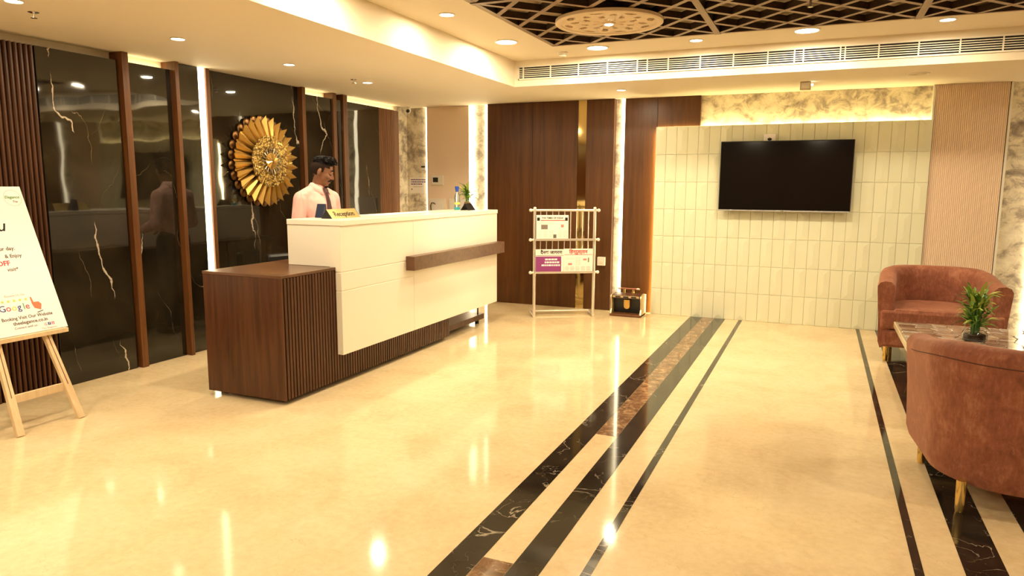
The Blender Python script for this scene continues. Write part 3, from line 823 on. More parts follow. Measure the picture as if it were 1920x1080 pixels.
tx(n3, '\u093f\u0939\u0928\u094d\u0926\u0941\u0938\u094d\u0924\u093e\u0928', 0.052, M['red_ink'], 0, 0.205, 'CENTER', 0.0012)
pr_(n3, 'rule', -0.155, 0.155, 0.188, 0.192, M['red_ink'])
lines(n3, -0.150, -0.04, 0.135, 0.165, 2, 5)
pr_(n3, 'photograph', 0.055, 0.095, 0.125, 0.146, P('photo_pink', (0.62, 0.22, 0.2), 0.6)); pr_(n3, 'photograph', 0.108, 0.122, 0.105, 0.155, P('photo_olive', (0.2, 0.18, 0.08), 0.6))
pr_(n3, 'photograph', -0.115, -0.070, 0.075, 0.097, P('photo_coral', (0.62, 0.20, 0.2), 0.6))
for i, x in enumerate((-0.15, -0.09, -0.03, 0.03, 0.09)): lines(n3, x, x+0.05, 0.012, 0.062, 7, 30+i)
for i, x in enumerate((-0.03, 0.0)): lines(n3, x, x+0.026, 0.07, 0.165, 9, 50+i)
ws = thing('wall_switch_box', 'small white switch box on the wood panel beside the newspaper rack', 'switch box', (-2.310, 8.028, 0.58))
MB().box(-0.045, 0.045, -0.045, 0.0, -0.05, 0.05).build('box', M['ivory'], ws, bevel=0.005)
MB().box(-0.018, 0.018, -0.049, -0.044, -0.02, 0.02).build('rocker', M['ivory'], ws, bevel=0.002)

# ---- shoe polisher ---------------------------------------------------------
sp = thing('shoe_polisher', 'brown and gold electric shoe polisher with a handle on the floor', 'shoe polisher', (-1.935, 7.83, 0))
side = [(0.12, 0.0), (0.12, 0.235), (0.02, 0.250), (-0.10, 0.235), (-0.11, 0.215), (-0.085, 0.15), (-0.09, 0.08), (-0.12, 0.03), (-0.12, 0.0)]
cream = P('cream_gold_panel', (0.62, 0.48, 0.26), 0.25, 0.4)
for s in (-1, 1): MB().prism(side, s*0.160, s*0.178, 'x').build('side_panel', cream, sp, bevel=0.002)
MB().prism([(0.115, 0.012), (0.115, 0.232), (-0.02, 0.232), (-0.01, 0.12), (0.0, 0.03)], -0.160, 0.160, 'x').build('brush_cavity', M['black'], sp)
MB().prism([(0.12, 0.228), (0.12, 0.238), (0.02, 0.253), (-0.105, 0.240), (-0.112, 0.205), (-0.10, 0.205)], -0.160, 0.160, 'x').build('top_cover', M['wood'], sp)
MB().box(-0.150, 0.150, -0.1105, -0.104, 0.208, 0.234).build('control_strip', cream, sp)
for s in (-0.09, 0, 0.09): MB().box(s-0.03, s+0.03, -0.113, -0.109, 0.214, 0.228).build('switch', M['black'], sp)
MB().box(-0.178, 0.178, -0.135, 0.12, 0.0, 0.028).build('foot_mat', M['trim'], sp, bevel=0.006)
MB().prism([(-0.034, 0.185), (-0.034, 0.10), (-0.022, 0.082), (0.0, 0.076), (0.022, 0.082), (0.034, 0.10), (0.034, 0.185)], -0.060, -0.018, 'y').build('shoe_cream_dispenser', M['gold_soft'], sp, bevel=0.004)
for s in (-1, 1):
    MB().tube([(s*0.05, 0.02, 0.250), (s*0.05, 0.02, 0.295)], [0.014, 0.010], 10).build('handle_post', M['gold'], sp, smooth='auto')
for s in (-1, 1): MB().sphere((s*0.105, 0.02, 0.298), (0.026, 0.013, 0.013), 12, 8).build('handle_end', P('handle_cream', (0.72, 0.52, 0.38), 0.35), sp, smooth=True)
MB().tube([(-0.09, 0.02, 0.298), (0.09, 0.02, 0.298)], 0.010, 10).build('handle', P('handle_wood', (0.30, 0.10, 0.05), 0.4), sp, smooth='auto')
# ---- gold sunburst on the marble wall ------------------------------------------
sb = thing('sunburst_wall_art', 'large round gold sunburst wall decoration on the black marble', 'wall art', (-4.944, 5.385, 1.668))
def polar(r, a, x): return (x, r*math.sin(a), r*math.cos(a))
disc = MB()
disc.rings([[(x, 0.046*s*math.cos(2*PI*j/14), 0.046*s*math.sin(2*PI*j/14)) for j in range(14)] for x, s in ((0.0, 0.9), (0.004, 1.0), (0.010, 1.0), (0.016, 0.7))])
disc = disc.mesh('back_disc'); disc.materials.append(M['bronze'])
for p in disc.polygons: p.use_smooth = True
for i in range(26):
    a = 2*PI*i/26; link('back_disc', disc, sb, loc=(0.012, 0.385*math.sin(a), 0.385*math.cos(a)))
MB().rings([[polar(r, 2*PI*j/40, x) for j in range(40)] for r, x in ((0.36, 0.004), (0.36, 0.03), (0.16, 0.06))]).build('back_dish', M['bronze'], sb, smooth='auto')
def petal(r0, r1, wa, x0, x1, ridge, mat, name):
    # folded blade pointing along +z: two faces meeting in a raised ridge, with thickness
    mb = MB(); w0 = r0*math.tan(wa); w1 = r1*math.tan(wa)*0.92
    f = [(x0+ridge, 0, r0), (x0, w0, r0), (x0, -w0, r0), (x1+ridge*0.75, 0, r1), (x1, w1, r1-0.050), (x1, -w1, r1-0.050)]
    mb.v = f + [(x-0.006, y, z) for x, y, z in f]
    mb.f = [(0,1,4,3),(0,3,5,2),(6,9,10,7),(6,8,11,9),(0,2,8,6),(1,0,6,7),(1,7,10,4),(2,5,11,8),(3,4,10,9),(3,9,11,5)]
    me = mb.mesh(name); me.materials.append(mat); return me
pt1 = petal(0.16, 0.425, math.radians(4.4), 0.085, 0.060, 0.040, M['gold_soft'], 'petal')
pt2 = petal(0.16, 0.395, math.radians(6.6), 0.050, 0.034, 0.022, M['gold'], 'under_petal')
for i in range(26):
    a = 2*PI*i/26
    link('petal', pt1, sb, rot=(-a, 0, 0)); link('under_petal', pt2, sb, rot=(-a-PI/26, 0, 0))
def mosaic():
    n = NB('gold_mosaic'); v = n.nt.nodes.new('ShaderNodeTexVoronoi'); v.inputs['Scale'].default_value = 55
    n.L(n.obj(), v.inputs['Vector'])
    c = n.ramp(v.outputs['Distance'], [(0.30, (0.70, 0.48, 0.12)), (0.62, (0.16, 0.09, 0.02))])
    n.bump(v.outputs['Distance'], 0.6, 0.01)
    return n.out(c, 0.2, metal=0.6)
MM = mosaic()
for i in range(14):
    a0, a1 = 2*PI*i/14+0.012, 2*PI*(i+1)/14-0.012; am = (a0+a1)/2
    t = random.Random(i).uniform(-0.012, 0.012)
    lo = [polar(0.085, a0, 0.124), polar(0.235, a0, 0.120+t), polar(0.248, am, 0.130+t), polar(0.235, a1, 0.120-t), polar(0.085, a1, 0.124)]
    MB().rings([[(x-0.008, y, z) for x, y, z in lo], lo]).build('mosaic_panel', MM, sb)
for i in range(20):
    a = 2*PI*i/20
    MB().bar(polar(0.075, a, 0.130), polar(0.125, a, 0.138), 0.011, 0.010).build('mirror_rod', M['chrome'], sb)
MB().rings([[polar(0.078, 2*PI*j/32, x) for j in range(32)] for x in (0.10, 0.136)]).build('centre_disc', M['gold'], sb, smooth='auto')
for i in range(10):
    a = 2*PI*i/10; w = PI/10*0.9
    lo = [polar(0.006, a, 0.152), polar(0.072, a-w, 0.138), polar(0.076, a, 0.149), polar(0.072, a+w, 0.138)]
    MB().rings([[(0.1355, y, z) for x, y, z in lo], lo]).build('centre_petal', M['gold'], sb)

# ---- ceiling fittings -----------------------------------------------------------
md = thing('ceiling_medallion', 'round carved cream medallion light hanging under the dark lattice', 'ceiling light', (-1.535, 5.375, ZU-0.014))
NS, NRg, RM = 144, 34, 0.395
mb = MB(); ids = {}
def hole(r, a):
    u = r/RM
    k = math.cos(8*a); k2 = math.cos(8*a+PI); k3 = math.sin(16*a)
    if 0.74 < u < 0.86 and k > 0.10+abs(u-0.80)*12: return True
    if 0.56 < u < 0.72 and k2 > 0.55+abs(u-0.64)*5: return True
    if 0.40 < u < 0.54 and k > 0.62+abs(u-0.47)*4: return True
    if 0.22 < u < 0.32 and k > 0.7+abs(u-0.27)*3: return True
    return False
for ri in range(NRg+1):
    for s in range(NS):
        r = 0.03+(RM-0.03)*ri/NRg; a = 2*PI*s/NS
        u = r/RM; z = -0.010 if u > 0.87 else -0.004-0.006*abs(math.sin(9*u+2*math.cos(8*a)))
        ids[ri, s] = len(mb.v); mb.v.append((r*math.cos(a), r*math.sin(a), z))
for ri in range(NRg):
    for s in range(NS):
        r = 0.03+(RM-0.03)*(ri+.5)/NRg; a = 2*PI*(s+.5)/NS
        if hole(r, a): continue
        mb.f.append((ids[ri, s], ids[ri, (s+1) % NS], ids[ri+1, (s+1) % NS], ids[ri+1, s]))
fret = mb.build('carved_disc', P('medallion_cream', (0.74, 0.60, 0.42), 0.55), md)
so_ = fret.modifiers.new('solid', 'SOLIDIFY'); so_.thickness = 0.014; so_.offset = -1
MB().rings([[(r*math.cos(2*PI*j/72), r*math.sin(2*PI*j/72), z) for j in range(72)] for r, z in ((RM*0.905, 0.008), (RM*0.90, -0.014), (RM*0.935, -0.020), (RM*0.985, -0.020), (RM+0.006, -0.012), (RM+0.006, 0.010))], True, False).build('rim', fret.data.materials[0], md, smooth='auto')
md.children[-1].data.polygons  # rim only has its ring faces
MB().lathe([(0.050, 0.0), (0.050, -0.016), (0.034, -0.020), (0.034, 0.0)], 24, caps=False).build('lamp_ring', fret.data.materials[0], md, smooth='auto')
MB().lathe([(0.033, -0.010), (0.026, -0.024), (0.001, -0.028)], 20).build('lamp_lens', M['lamp'], md, smooth=True)
for a in (0.8, 2.9, 5.0):
    MB().tube([(0.3*math.cos(a), 0.3*math.sin(a), 0.0), (0.3*math.cos(a), 0.3*math.sin(a), 0.025)], 0.006, 8).build('hanger', M['chrome'], md)

ac = thing('vent_grille', 'long white air conditioning grille in the ceiling drop above the television', 'vent', (0, YS, 2.505))
gx0, gx1 = -2.835, 2.45
MB().box(gx0, gx1, -0.003, -0.0005, 0, 0.108).build('duct_shade_plate', P('duct_dark', (0.012, 0.009, 0.006), 0.9), ac)  # flat near-black plate, coloured to stand in for the shade inside the duct
MB().box(gx0-0.012, gx1+0.012, -0.012, -0.0004, -0.012, 0.001).build('frame', M['ivory'], ac)
MB().box(gx0-0.012, gx1+0.012, -0.012, -0.0004, 0.107, 0.120).build('frame', M['ivory'], ac)
MB().box(gx0-0.012, gx0, -0.012, -0.0004, -0.012, 0.120).build('frame', M['ivory'], ac)
for i in range(5):
    z = 0.018+0.018*i
    MB().prism([(-0.014, z-0.005), (-0.002, z+0.001), (-0.002, z+0.005), (-0.014, z+0.001)], gx0, gx1, 'x').build('slat', M['ivory'], ac)
divs = [-2.79+0.2868*i for i in range(18)] + [-1.549, 0.114, -0.28]
for x in divs:
    MB().box(x-0.005, x+0.005, -0.0145, -0.002, 0.001, 0.107).build('divider', M['ivory'], ac)

def sprinkler(label, x, y, z, drop=0.03):
    t = thing('sprinkler', label, 'sprinkler', (x, y, z), group='ceiling sprinklers')
    MB().lathe([(0.030, -0.0005), (0.030, -0.004), (0.012, -0.010)], 16).build('escutcheon', M['chrome'], t, smooth='auto')
    MB().lathe([(0.007, -0.004), (0.007, -drop)], 10).build('pipe', M['chrome'], t, smooth='auto')
    MB().lathe([(0.018, -drop-0.004), (0.018, -drop-0.006), (0.003, -drop)], 14).build('deflector', M['chrome'], t, smooth='auto')
    return t
sprinkler('small chrome sprinkler in the low ceiling near the top left corner', -4.24, 2.84, ZC)
sprinkler('small chrome sprinkler in the low ceiling above the receptionist', -4.09, 5.72, ZC)
sprinkler('dark sprinkler hanging through the ceiling lattice above the television', -0.138, 5.22, ZU+0.084, 0.145)
sd = thing('smoke_detector', 'small round white smoke detector by the corner of the lattice', 'smoke detector', (-2.286, 6.475, ZU))
MB().lathe([(0.048, -0.0005), (0.048, -0.010), (0.040, -0.016)], 20).build('base', M['ivory'], sd, smooth='auto')
MB().lathe([(0.034, -0.016), (0.036, -0.030), (0.028, -0.040), (0.001, -0.042)], 20).build('sensor_head', M['ivory'], sd, smooth='auto')
MB().lathe([(0.0355, -0.022), (0.0365, -0.026)], 20, caps=False).build('sensor_slot', M['groove'], sd)
ck = thing('ceiling_speaker', 'flat round ceiling speaker in the low ceiling above the ribbed peach panel', 'speaker', (0.713, 7.24, ZC))
MB().lathe([(0.090, -0.0005), (0.090, -0.005), (0.080, -0.008), (0.074, -0.004)], 28).build('rim', M['ivory'], ck, smooth='auto')
for r in (0.066, 0.052, 0.038, 0.024):
    MB().rings([[(q*math.cos(2*PI*j/28), q*math.sin(2*PI*j/28), z) for j in range(28)] for q, z in ((r, -0.004), (r, -0.0075), (r-0.007, -0.0075), (r-0.007, -0.004))], False, False).build('grille_ring', M['paint'], ck)
pj = thing('ceiling_box', 'small square white box fixed to the low ceiling above the television', 'sensor box', (-0.195, 7.42, ZC))
MB().box(-0.048, 0.048, -0.03, 0.03, -0.075, -0.0008).build('body', P('box_grey', (0.62, 0.50, 0.38), 0.5), pj, bevel=0.004)
MB().sphere((0.058, -0.01, -0.03), 0.010, 10, 6).build('indicator', M['lamp'], pj, smooth=True)
MB().box(-0.038, 0.038, -0.033, -0.0295, -0.065, -0.010).build('face_plate', M['ivory'], pj, bevel=0.002)

# ---- things on the walls in the far left corner -------------------------------------
bc = thing('security_camera', 'small white security camera with black lens in the far left ceiling corner', 'camera', (-4.87, 7.96, ZC))
MB().lathe([(0.040, -0.0005), (0.040, -0.012), (0.030, -0.020)], 18).build('mount', M['ivory'], bc, smooth='auto')
MB().sphere((0, -0.004, -0.045), 0.036, 16, 10).build('housing', M['ivory'], bc, smooth=True)
MB().sphere((0.010, -0.026, -0.052), 0.024, 14, 8).build('lens', M['black'], bc, smooth=True)
th = thing('thermostat', 'white wall thermostat with a dark screen on the peach panel', 'thermostat', (-4.518, 8.074, 1.452))
MB().box(-0.088, 0.088, -0.016, 0, 0, 0.122).build('housing', M['ivory'], th, bevel=0.005)
MB().box(-0.062, 0.012, -0.0175, -0.0155, 0.036, 0.096).build('display', P('thermo_lcd', (0.03, 0.035, 0.03), 0.2), th)
MB().box(0.030, 0.070, -0.018, -0.0155, 0.05, 0.062).build('button', M['paint'], th)
nt_ = thing('notice_sheet', 'printed white notice taped to the cloud wallpaper behind the counter', 'notice', (-4.835, 8.118, 1.345))
MB().box(-0.125, 0.14, -0.002, -0.0002, 0, 0.205).build('sheet', M['paper'], nt_)
for i, z in enumerate((0.168, 0.140, 0.112)):
    mb = MB(); r = random.Random(i); x = -0.105
    while x < 0.115 - 0.05*(i == 2):
        w = r.uniform(0.012, 0.03); mb.box(x, x+w, -0.0032, -0.0018, z, z+0.013); x += w+0.006
    mb.build('text_line', M['violet_ink'], nt_)
mb = MB(); mb.box(-0.085, 0.08, -0.0030, -0.0018, 0.088, 0.091).box(-0.07, 0.05, -0.0030, -0.0018, 0.079, 0.082); mb.build('text_line', M['grey_ink'], nt_)
MB().box(-0.100, -0.088, -0.0030, -0.0018, 0.042, 0.062).build('logo_mark', M['ink'], nt_)
kl = thing('door_lock_plate', 'small white lock plate with dark lever at the wallpaper edge', 'lock', (-4.745, 8.118, 1.64))
MB().box(-0.045, 0.035, -0.014, 0, 0, 0.095).build('plate', M['ivory'], kl, bevel=0.003)
MB().box(-0.030, 0.028, -0.024, -0.013, 0.035, 0.055).build('lever', P('lever_green', (0.03, 0.04, 0.02), 0.4), kl, bevel=0.003)
for (xa, xb, lab) in ((-4.640, -4.412, 'white wall plate with a black hook low on the peach panel behind the counter'), (-4.350, -4.082, 'plain white wall plate low on the peach panel beside the bottle')):
    w = (xb-xa)/2
    bx_ = thing('wall_plate', lab, 'wall plate', ((xa+xb)/2, 8.0745, 1.06))
    MB().box(-w, w, -0.022, 0, 0, 0.220).build('plate', M['ivory'], bx_, bevel=0.004)
    MB().box(-w+0.02, w-0.02, -0.025, -0.021, 0.02, 0.20).build('cover', M['paper'], bx_, bevel=0.002)
    if 'hook' in lab:
        MB().tube([(-0.075, -0.03, 0.03), (-0.075, -0.045, 0.13), (-0.06, -0.05, 0.165), (-0.03, -0.045, 0.165), (-0.018, -0.03, 0.15)], 0.006, 8).build('hook', M['black'], bx_, smooth=True)

# ---- easel with sign board -------------------------------------------------------------
LEAN = math.atan(0.40)
ez = thing('easel', 'light pine display easel standing by the ribbed wall at the left', 'easel', (-4.16, 2.68, 0))
def ep(y, z, off=0.0): return (-0.40*z+off, y, z)
for (ya, yb) in ((0.185, 0.075), (-0.185, -0.075)):
    MB().bar(ep(ya, 0.0), ep(yb, 1.50), 0.042, 0.026).build('front_leg', M['pine'], ez, bevel=0.002)
    g0 = ep(ya+(yb-ya)*0.14, 0.21, 0.0); g1 = ep(ya+(yb-ya)*0.36, 0.54, 0.0)
    dn = Vector((math.cos(LEAN), 0, math.sin(LEAN)))*0.0133
    MB().bar(Vector(g0)+dn, Vector(g1)+dn, 0.005, 0.001).build('peg_slot', P('slot_dark', (0.16, 0.09, 0.04), 0.8), ez)
MB().bar(ep(-0.16, 0.20, -0.012), ep(0.16, 0.20, -0.012), 0.018, 0.048).build('cross_rail', M['pine'], ez, bevel=0.002)
MB().bar(ep(-0.09, 1.40, -0.012), ep(0.09, 1.40, -0.012), 0.018, 0.048).build('top_rail', M['pine'], ez, bevel=0.002)
MB().bar((-0.60, 0, 1.42), (-0.69, 0, 0.01), 0.032, 0.022).build('rear_leg', M['pine'], ez, bevel=0.002)
MB().bar(ep(-0.29, 0.535, 0.032), ep(0.262, 0.535, 0.032), 0.044, 0.026).build('ledge', M['pine'], ez, bevel=0.002)
# board: local x to the right (world +Y), local y up the slope
bd = thing('sign_board', 'white printed sign board with rounded logo resting on the pine easel', 'sign', (0, 0, 0))
ux = Vector((0, 1, 0)); uy = Vector((-math.sin(LEAN), 0, math.cos(LEAN))); uz = ux.cross(uy)
mm = Matrix((ux, uy, uz)).transposed().to_4x4(); mm.translation = Vector((-4.16, 2.68, 0)) + Vector(ep(0, 0.5485, 0.0165+0.012)) + Vector((0, -0.035, 0))
bd.matrix_world = mm @ Matrix.Rotation(0.0, 4, 'Z')
BX1, BH = 0.312, 0.945
brd = P('board_print', (0.84, 0.79, 0.78), 0.45, spec=0.35)
MB().box(-0.312, BX1, 0, BH, 0, 0.006).build('board', brd, bd, bevel=0.001)
def bt_(s, size, mat, x, y, align='RIGHT', shear=0.0, bold=0.0, sx=1.0, name='lettering'):
    return text(name, s, size, mat, bd, Matrix.Translation((x, y, 0.0064)), align, shear, bold=bold, sx=sx)
red = P('sign_red', (0.55, 0.03, 0.06), 0.6); sgreen = P('sign_green', (0.12, 0.30, 0.10), 0.6); brownk = P('sign_brown', (0.075, 0.045, 0.03), 0.6)
orange = P('sign_orange', (0.72, 0.16, 0.07), 0.6); blue = P('sign_blue', (0.03, 0.05, 0.22), 0.6); star = P('sign_star', (0.80, 0.55, 0.08), 0.6); pinki = P('sign_pink', (0.72, 0.16, 0.25), 0.6)
mb = MB(); mb.rings([[(0.245+r*math.cos(2*PI*j/40), 0.868+r*math.sin(2*PI*j/40), 0.0066) for j in range(40)] for r in (0.0535, 0.0515)], False, False); mb.build('logo_ring', M['grey_ink'], bd)
bt_('Elegance', 0.026, sgreen, 0.287, 0.866, shear=0.25, bold=0.0006); bt_('The', 0.020, brownk, 0.268, 0.838, shear=0.2)
bt_('you', 0.105, M['ink'], 0.140, 0.655, shear=0.3, bold=0.001)
bt_('your day.', 0.034, brownk, 0.155, 0.530, bold=0.0005)
bt_('& Enjoy', 0.032, brownk, 0.180, 0.482, bold=0.0005)
bt_('OFF', 0.042, red, 0.098, 0.435, bold=0.0010)
bt_('visit*', 0.032, brownk, 0.132, 0.397, shear=0.2, bold=0.0004)
bt_('Review Us On', 0.020, M['grey_ink'], 0.118, 0.238)
for i in range(5):
    pts = []; cx, cy = 0.115-0.034*i, 0.212
    for j in range(10):
        r = 0.012 if j % 2 == 0 else 0.005; a = PI/2+PI*j/5; pts.append((cx+r*math.cos(a), cy+r*math.sin(a)))
    MB().prism(pts, 0.0062, 0.0067, 'z').build('star', star, bd)
gcols = [(blue, 'G'), (red, 'o'), (star, 'o'), (blue, 'g'), (sgreen, 'l'), (red, 'e')]
gx = -0.055
for (mt, chh) in gcols:
    bt_(chh, 0.056, mt, gx, 0.152, 'LEFT', bold=0.0004); gx += {'G': 0.040, 'l': 0.013}.get(chh, 0.0335)
# pointing hand pictogram
MB().prism([(0.150, 0.150), (0.185, 0.135), (0.198, 0.170), (0.185, 0.188), (0.155, 0.188), (0.150, 0.222), (0.142, 0.222), (0.142, 0.180)], 0.0062, 0.0068, 'z').build('hand_pictogram', orange, bd)
MB().prism([(0.158, 0.118), (0.196, 0.126), (0.196, 0.131), (0.158, 0.123)], 0.0062, 0.0068, 'z').build('cuff_mark', brownk, bd)
bt_('Booking Visit Our Website', 0.029, brownk, 0.245, 0.094, bold=0.0004, sx=0.95)
bt_('theelegance.co.in', 0.030, brownk, 0.205, 0.062, bold=0.0005)
bt_('Connect with us :', 0.020, brownk, 0.140, 0.036, shear=0.2)
for (x, mt, s) in ((0.182, sgreen, 'G'), (0.205, blue, 'f'), (0.228, pinki, 'o')):
    if s == 'G': bt_('G', 0.024, red, x, 0.030, 'CENTER', name='icon')
    else:
        MB().box(x-0.009, x+0.009, 0.030, 0.048, 0.0062, 0.0066).build('icon', mt, bd)
        bt_(s, 0.020, brd, x, 0.032, 'CENTER', name='icon_letter').location.z += 0.0004
bt_('The Elegance', 0.018, M['grey_ink'], 0.245, 0.009, shear=0.1)

# ---- black office chair behind the counter ------------------------------------------------
oc = thing('office_chair', 'black office chair behind the counter mirrored in the marble', 'chair', (-4.50, 5.35, 0), -0.3)
leather = P('black_leather', (0.010, 0.009, 0.008), 0.4)
MB().box(-0.20, 0.22, -0.22, 0.22, 0.40, 0.46).build('seat', leather, oc, bevel=0.03)
MB().box(-0.25, -0.19, -0.21, 0.21, 0.47, 0.80).build('backrest', leather, oc, bevel=0.03)
MB().box(-0.235, -0.205, -0.03, 0.03, 0.38, 0.52).build('back_bracket', M['black'], oc, bevel=0.004)
MB().lathe([(0.025, 0.06), (0.025, 0.40)], 12).build('gas_post', M['chrome'], oc, smooth='auto')
for i in range(5):
    a = 2*PI*i/5
    MB().bar((0, 0, 0.085), (0.22*math.cos(a), 0.22*math.sin(a), 0.062), 0.035, 0.025).build('base_arm', M['black'], oc)
    MB().sphere((0.22*math.cos(a), 0.22*math.sin(a), 0.027), 0.027, 10, 6).build('castor', M['black'], oc, smooth=True)
# ---- receptionist ---------------------------------------------------------------------------
def remesh(mb, name, mat, parent, voxel, smooth=4, disp=None):
    me = mb.mesh(name); o = bpy.data.objects.new(name, me); COL.objects.link(o)
    r = o.modifiers.new('r', 'REMESH'); r.mode = 'VOXEL'; r.voxel_size = voxel; r.use_smooth_shade = True
    s = o.modifiers.new('s', 'SMOOTH'); s.iterations = smooth; s.factor = 0.5
    dg = bpy.context.evaluated_depsgraph_get(); dg.update()
    m2 = bpy.data.meshes.new_from_object(o.evaluated_get(dg)); bpy.data.objects.remove(o)
    m2.materials.clear(); m2.materials.append(mat); m2.name = name
    return link(name, m2, parent, smooth=True)
pe = thing('person', 'receptionist in a pink shirt and dark red tie looking down behind the counter', 'person', (-4.02, 5.06, 0), -0.12)
def skin_mat():
    n = NB('skin'); f = n.noise(n.obj(), 30, 3)
    return n.out(n.ramp(f, [(0.3, (0.20, 0.085, 0.042)), (0.7, (0.25, 0.11, 0.056))]), 0.5, 0.4)
SK = skin_mat()
def shirt_mat():
    n = NB('pink_shirt'); f = n.noise(n.map(n.obj(), (1.3, 1, 0.6), rot=(0.7, 0.3, 0)), 6, 2, 0.45, 0.5)
    n.bump(f, 1.0, 0.07)
    return n.out((0.84, 0.50, 0.46), 0.75, 0.2)
SHM = shirt_mat()
HD = Matrix.Translation((0.050, 0.004, 1.562)) @ Matrix.Rotation(0.62, 4, 'Z') @ Matrix.Rotation(0.38, 4, 'Y')
HR = HD.to_3x3()
def h(x, y, z): return HD @ Vector((x, y, z))
b = MB()
# legs and pelvis
for s in (-1, 1):
    b.capsule((0, s*0.085, 0.90), 0.085, (0.01, s*0.095, 0.50), 0.056); b.capsule((0.01, s*0.095, 0.50), 0.055, (-0.02, s*0.095, 0.10), 0.038)
    b.capsule((-0.04, s*0.095, 0.045), 0.040, (0.13, s*0.11, 0.032), 0.030)
b.sphere((-0.01, 0, 0.93), (0.105, 0.155, 0.11)); b.capsule((-0.01, 0, 0.95), 0.115, (0.0, 0, 1.20), 0.115)
b.sphere((0.0, 0, 1.25), (0.110, 0.165, 0.17))
b.capsule((-0.015, -0.05, 1.375), 0.05, (-0.015, -0.155, 1.335), 0.05); b.capsule((-0.015, 0.05, 1.375), 0.05, (-0.015, 0.155, 1.335), 0.05)
b.capsule((-0.012, 0, 1.36), 0.066, (0.022, 0.002, 1.50), 0.056)
hands = []
for s in (-1, 1):
    sh_, el, wr = Vector((-0.015, s*0.178, 1.330)), Vector((-0.02, s*0.235, 1.085)), Vector((0.205, s*0.155, 1.015))
    b.capsule(sh_, 0.056, el, 0.042); b.capsule(el, 0.041, wr, 0.027)
    d = Vector((0.93, -s*0.25, -0.25)).normalized(); side = Vector((0.25, s*0.93, 0)).normalized()
    pc = wr + d*0.055
    b.sphere(pc, (0.050, 0.040, 0.017), 12, 8, Matrix((d, side, d.cross(side))).transposed())
    for k, (o, L) in enumerate(((-0.028, 0.060), (-0.010, 0.072), (0.010, 0.068), (0.027, 0.052))):
        p0 = pc + d*0.035 + side*o; p1 = p0 + d*L*0.55 + Vector((0, 0, -0.004)); p2 = p1 + d*L*0.35 + Vector((0, 0, -L*0.35))
        b.capsule(p0, 0.0088, p1, 0.0082, 8); b.capsule(p1, 0.0082, p2, 0.0072, 8)
    t0 = pc - side*0.034*1 - d*0.015; t1 = t0 - side*0.022 + d*0.028 - Vector((0, 0, 0.008)); t2 = t1 + d*0.028 - Vector((0, 0, 0.006))
    b.capsule(t0, 0.011, t1, 0.0095, 8); b.capsule(t1, 0.0095, t2, 0.008, 8)
# head
def hs(c, r, rot=None): b.sphere(h(*c), r, 16, 12, HR if rot is None else HR @ rot)
hs((-0.012, 0, 0.030), (0.094, 0.075, 0.090)); hs((0.026, 0, -0.030), (0.066, 0.062, 0.080))
hs((0.034, 0, -0.072), (0.052, 0.050, 0.046)); hs((0.070, 0, -0.100), (0.023, 0.026, 0.021))
b.capsule(h(0.075, -0.030, 0.026), 0.014, h(0.075, 0.030, 0.026), 0.014)
b.capsule(h(0.086, 0, 0.014), 0.0085, h(0.106, 0, -0.026), 0.0125)
for s in (-1, 1):
    hs((0.096, s*0.012, -0.030), (0.012, 0.0095, 0.009)); hs((0.058, s*0.038, -0.022), (0.026, 0.024, 0.024))
    hs((-0.008, s*0.078, -0.008), (0.019, 0.0085, 0.033), Matrix.Rotation(s*0.35, 3, 'Z')); hs((-0.005, s*0.076, -0.034), (0.010, 0.007, 0.012))
hs((0.086, 0, -0.060), (0.013, 0.024, 0.0065)); hs((0.084, 0, -0.073), (0.012, 0.021, 0.007))
body = remesh(b, 'body', SK, pe, 0.0062, 3)
# clothes
s_ = MB()
s_.sphere((0.0, 0, 1.25), (0.128, 0.185, 0.185)); s_.capsule((-0.01, 0, 0.97), 0.135, (0.0, 0, 1.22), 0.138)
s_.sphere((0.045, 0, 1.26), (0.085, 0.140, 0.12)); s_.sphere((-0.03, 0, 1.30), (0.098, 0.165, 0.135))
s_.capsule((-0.015, -0.06, 1.385), 0.062, (-0.015, -0.165, 1.340), 0.062); s_.capsule((-0.015, 0.06, 1.385), 0.062, (-0.015, 0.165, 1.340), 0.062); s_.capsule((-0.012, 0, 1.37), 0.082, (0.004, 0, 1.425), 0.069)
for s in (-1, 1):
    sh_, el, wr = Vector((-0.015, s*0.180, 1.330)), Vector((-0.02, s*0.235, 1.080)), Vector((0.185, s*0.160, 1.018))
    s_.capsule(sh_, 0.069, el, 0.055); s_.capsule(el, 0.056, wr, 0.040)
shirt = remesh(s_, 'shirt', SHM, pe, 0.0095, 3)
t_ = MB()
for s in (-1, 1):
    t_.capsule((0, s*0.085, 0.92), 0.100, (0.01, s*0.097, 0.50), 0.076); t_.capsule((0.01, s*0.097, 0.50), 0.076, (-0.02, s*0.097, 0.11), 0.066)
t_.sphere((-0.01, 0, 0.94), (0.125, 0.172, 0.10))
remesh(t_, 'trousers', P('dark_trousers', (0.012, 0.012, 0.016), 0.8), pe, 0.014, 3)
for s in (-1, 1):
    MB().sphere((0.045, s*0.104, 0.042), (0.135, 0.048, 0.045), 14, 8).build('shoe', M['black'], pe, smooth=True)
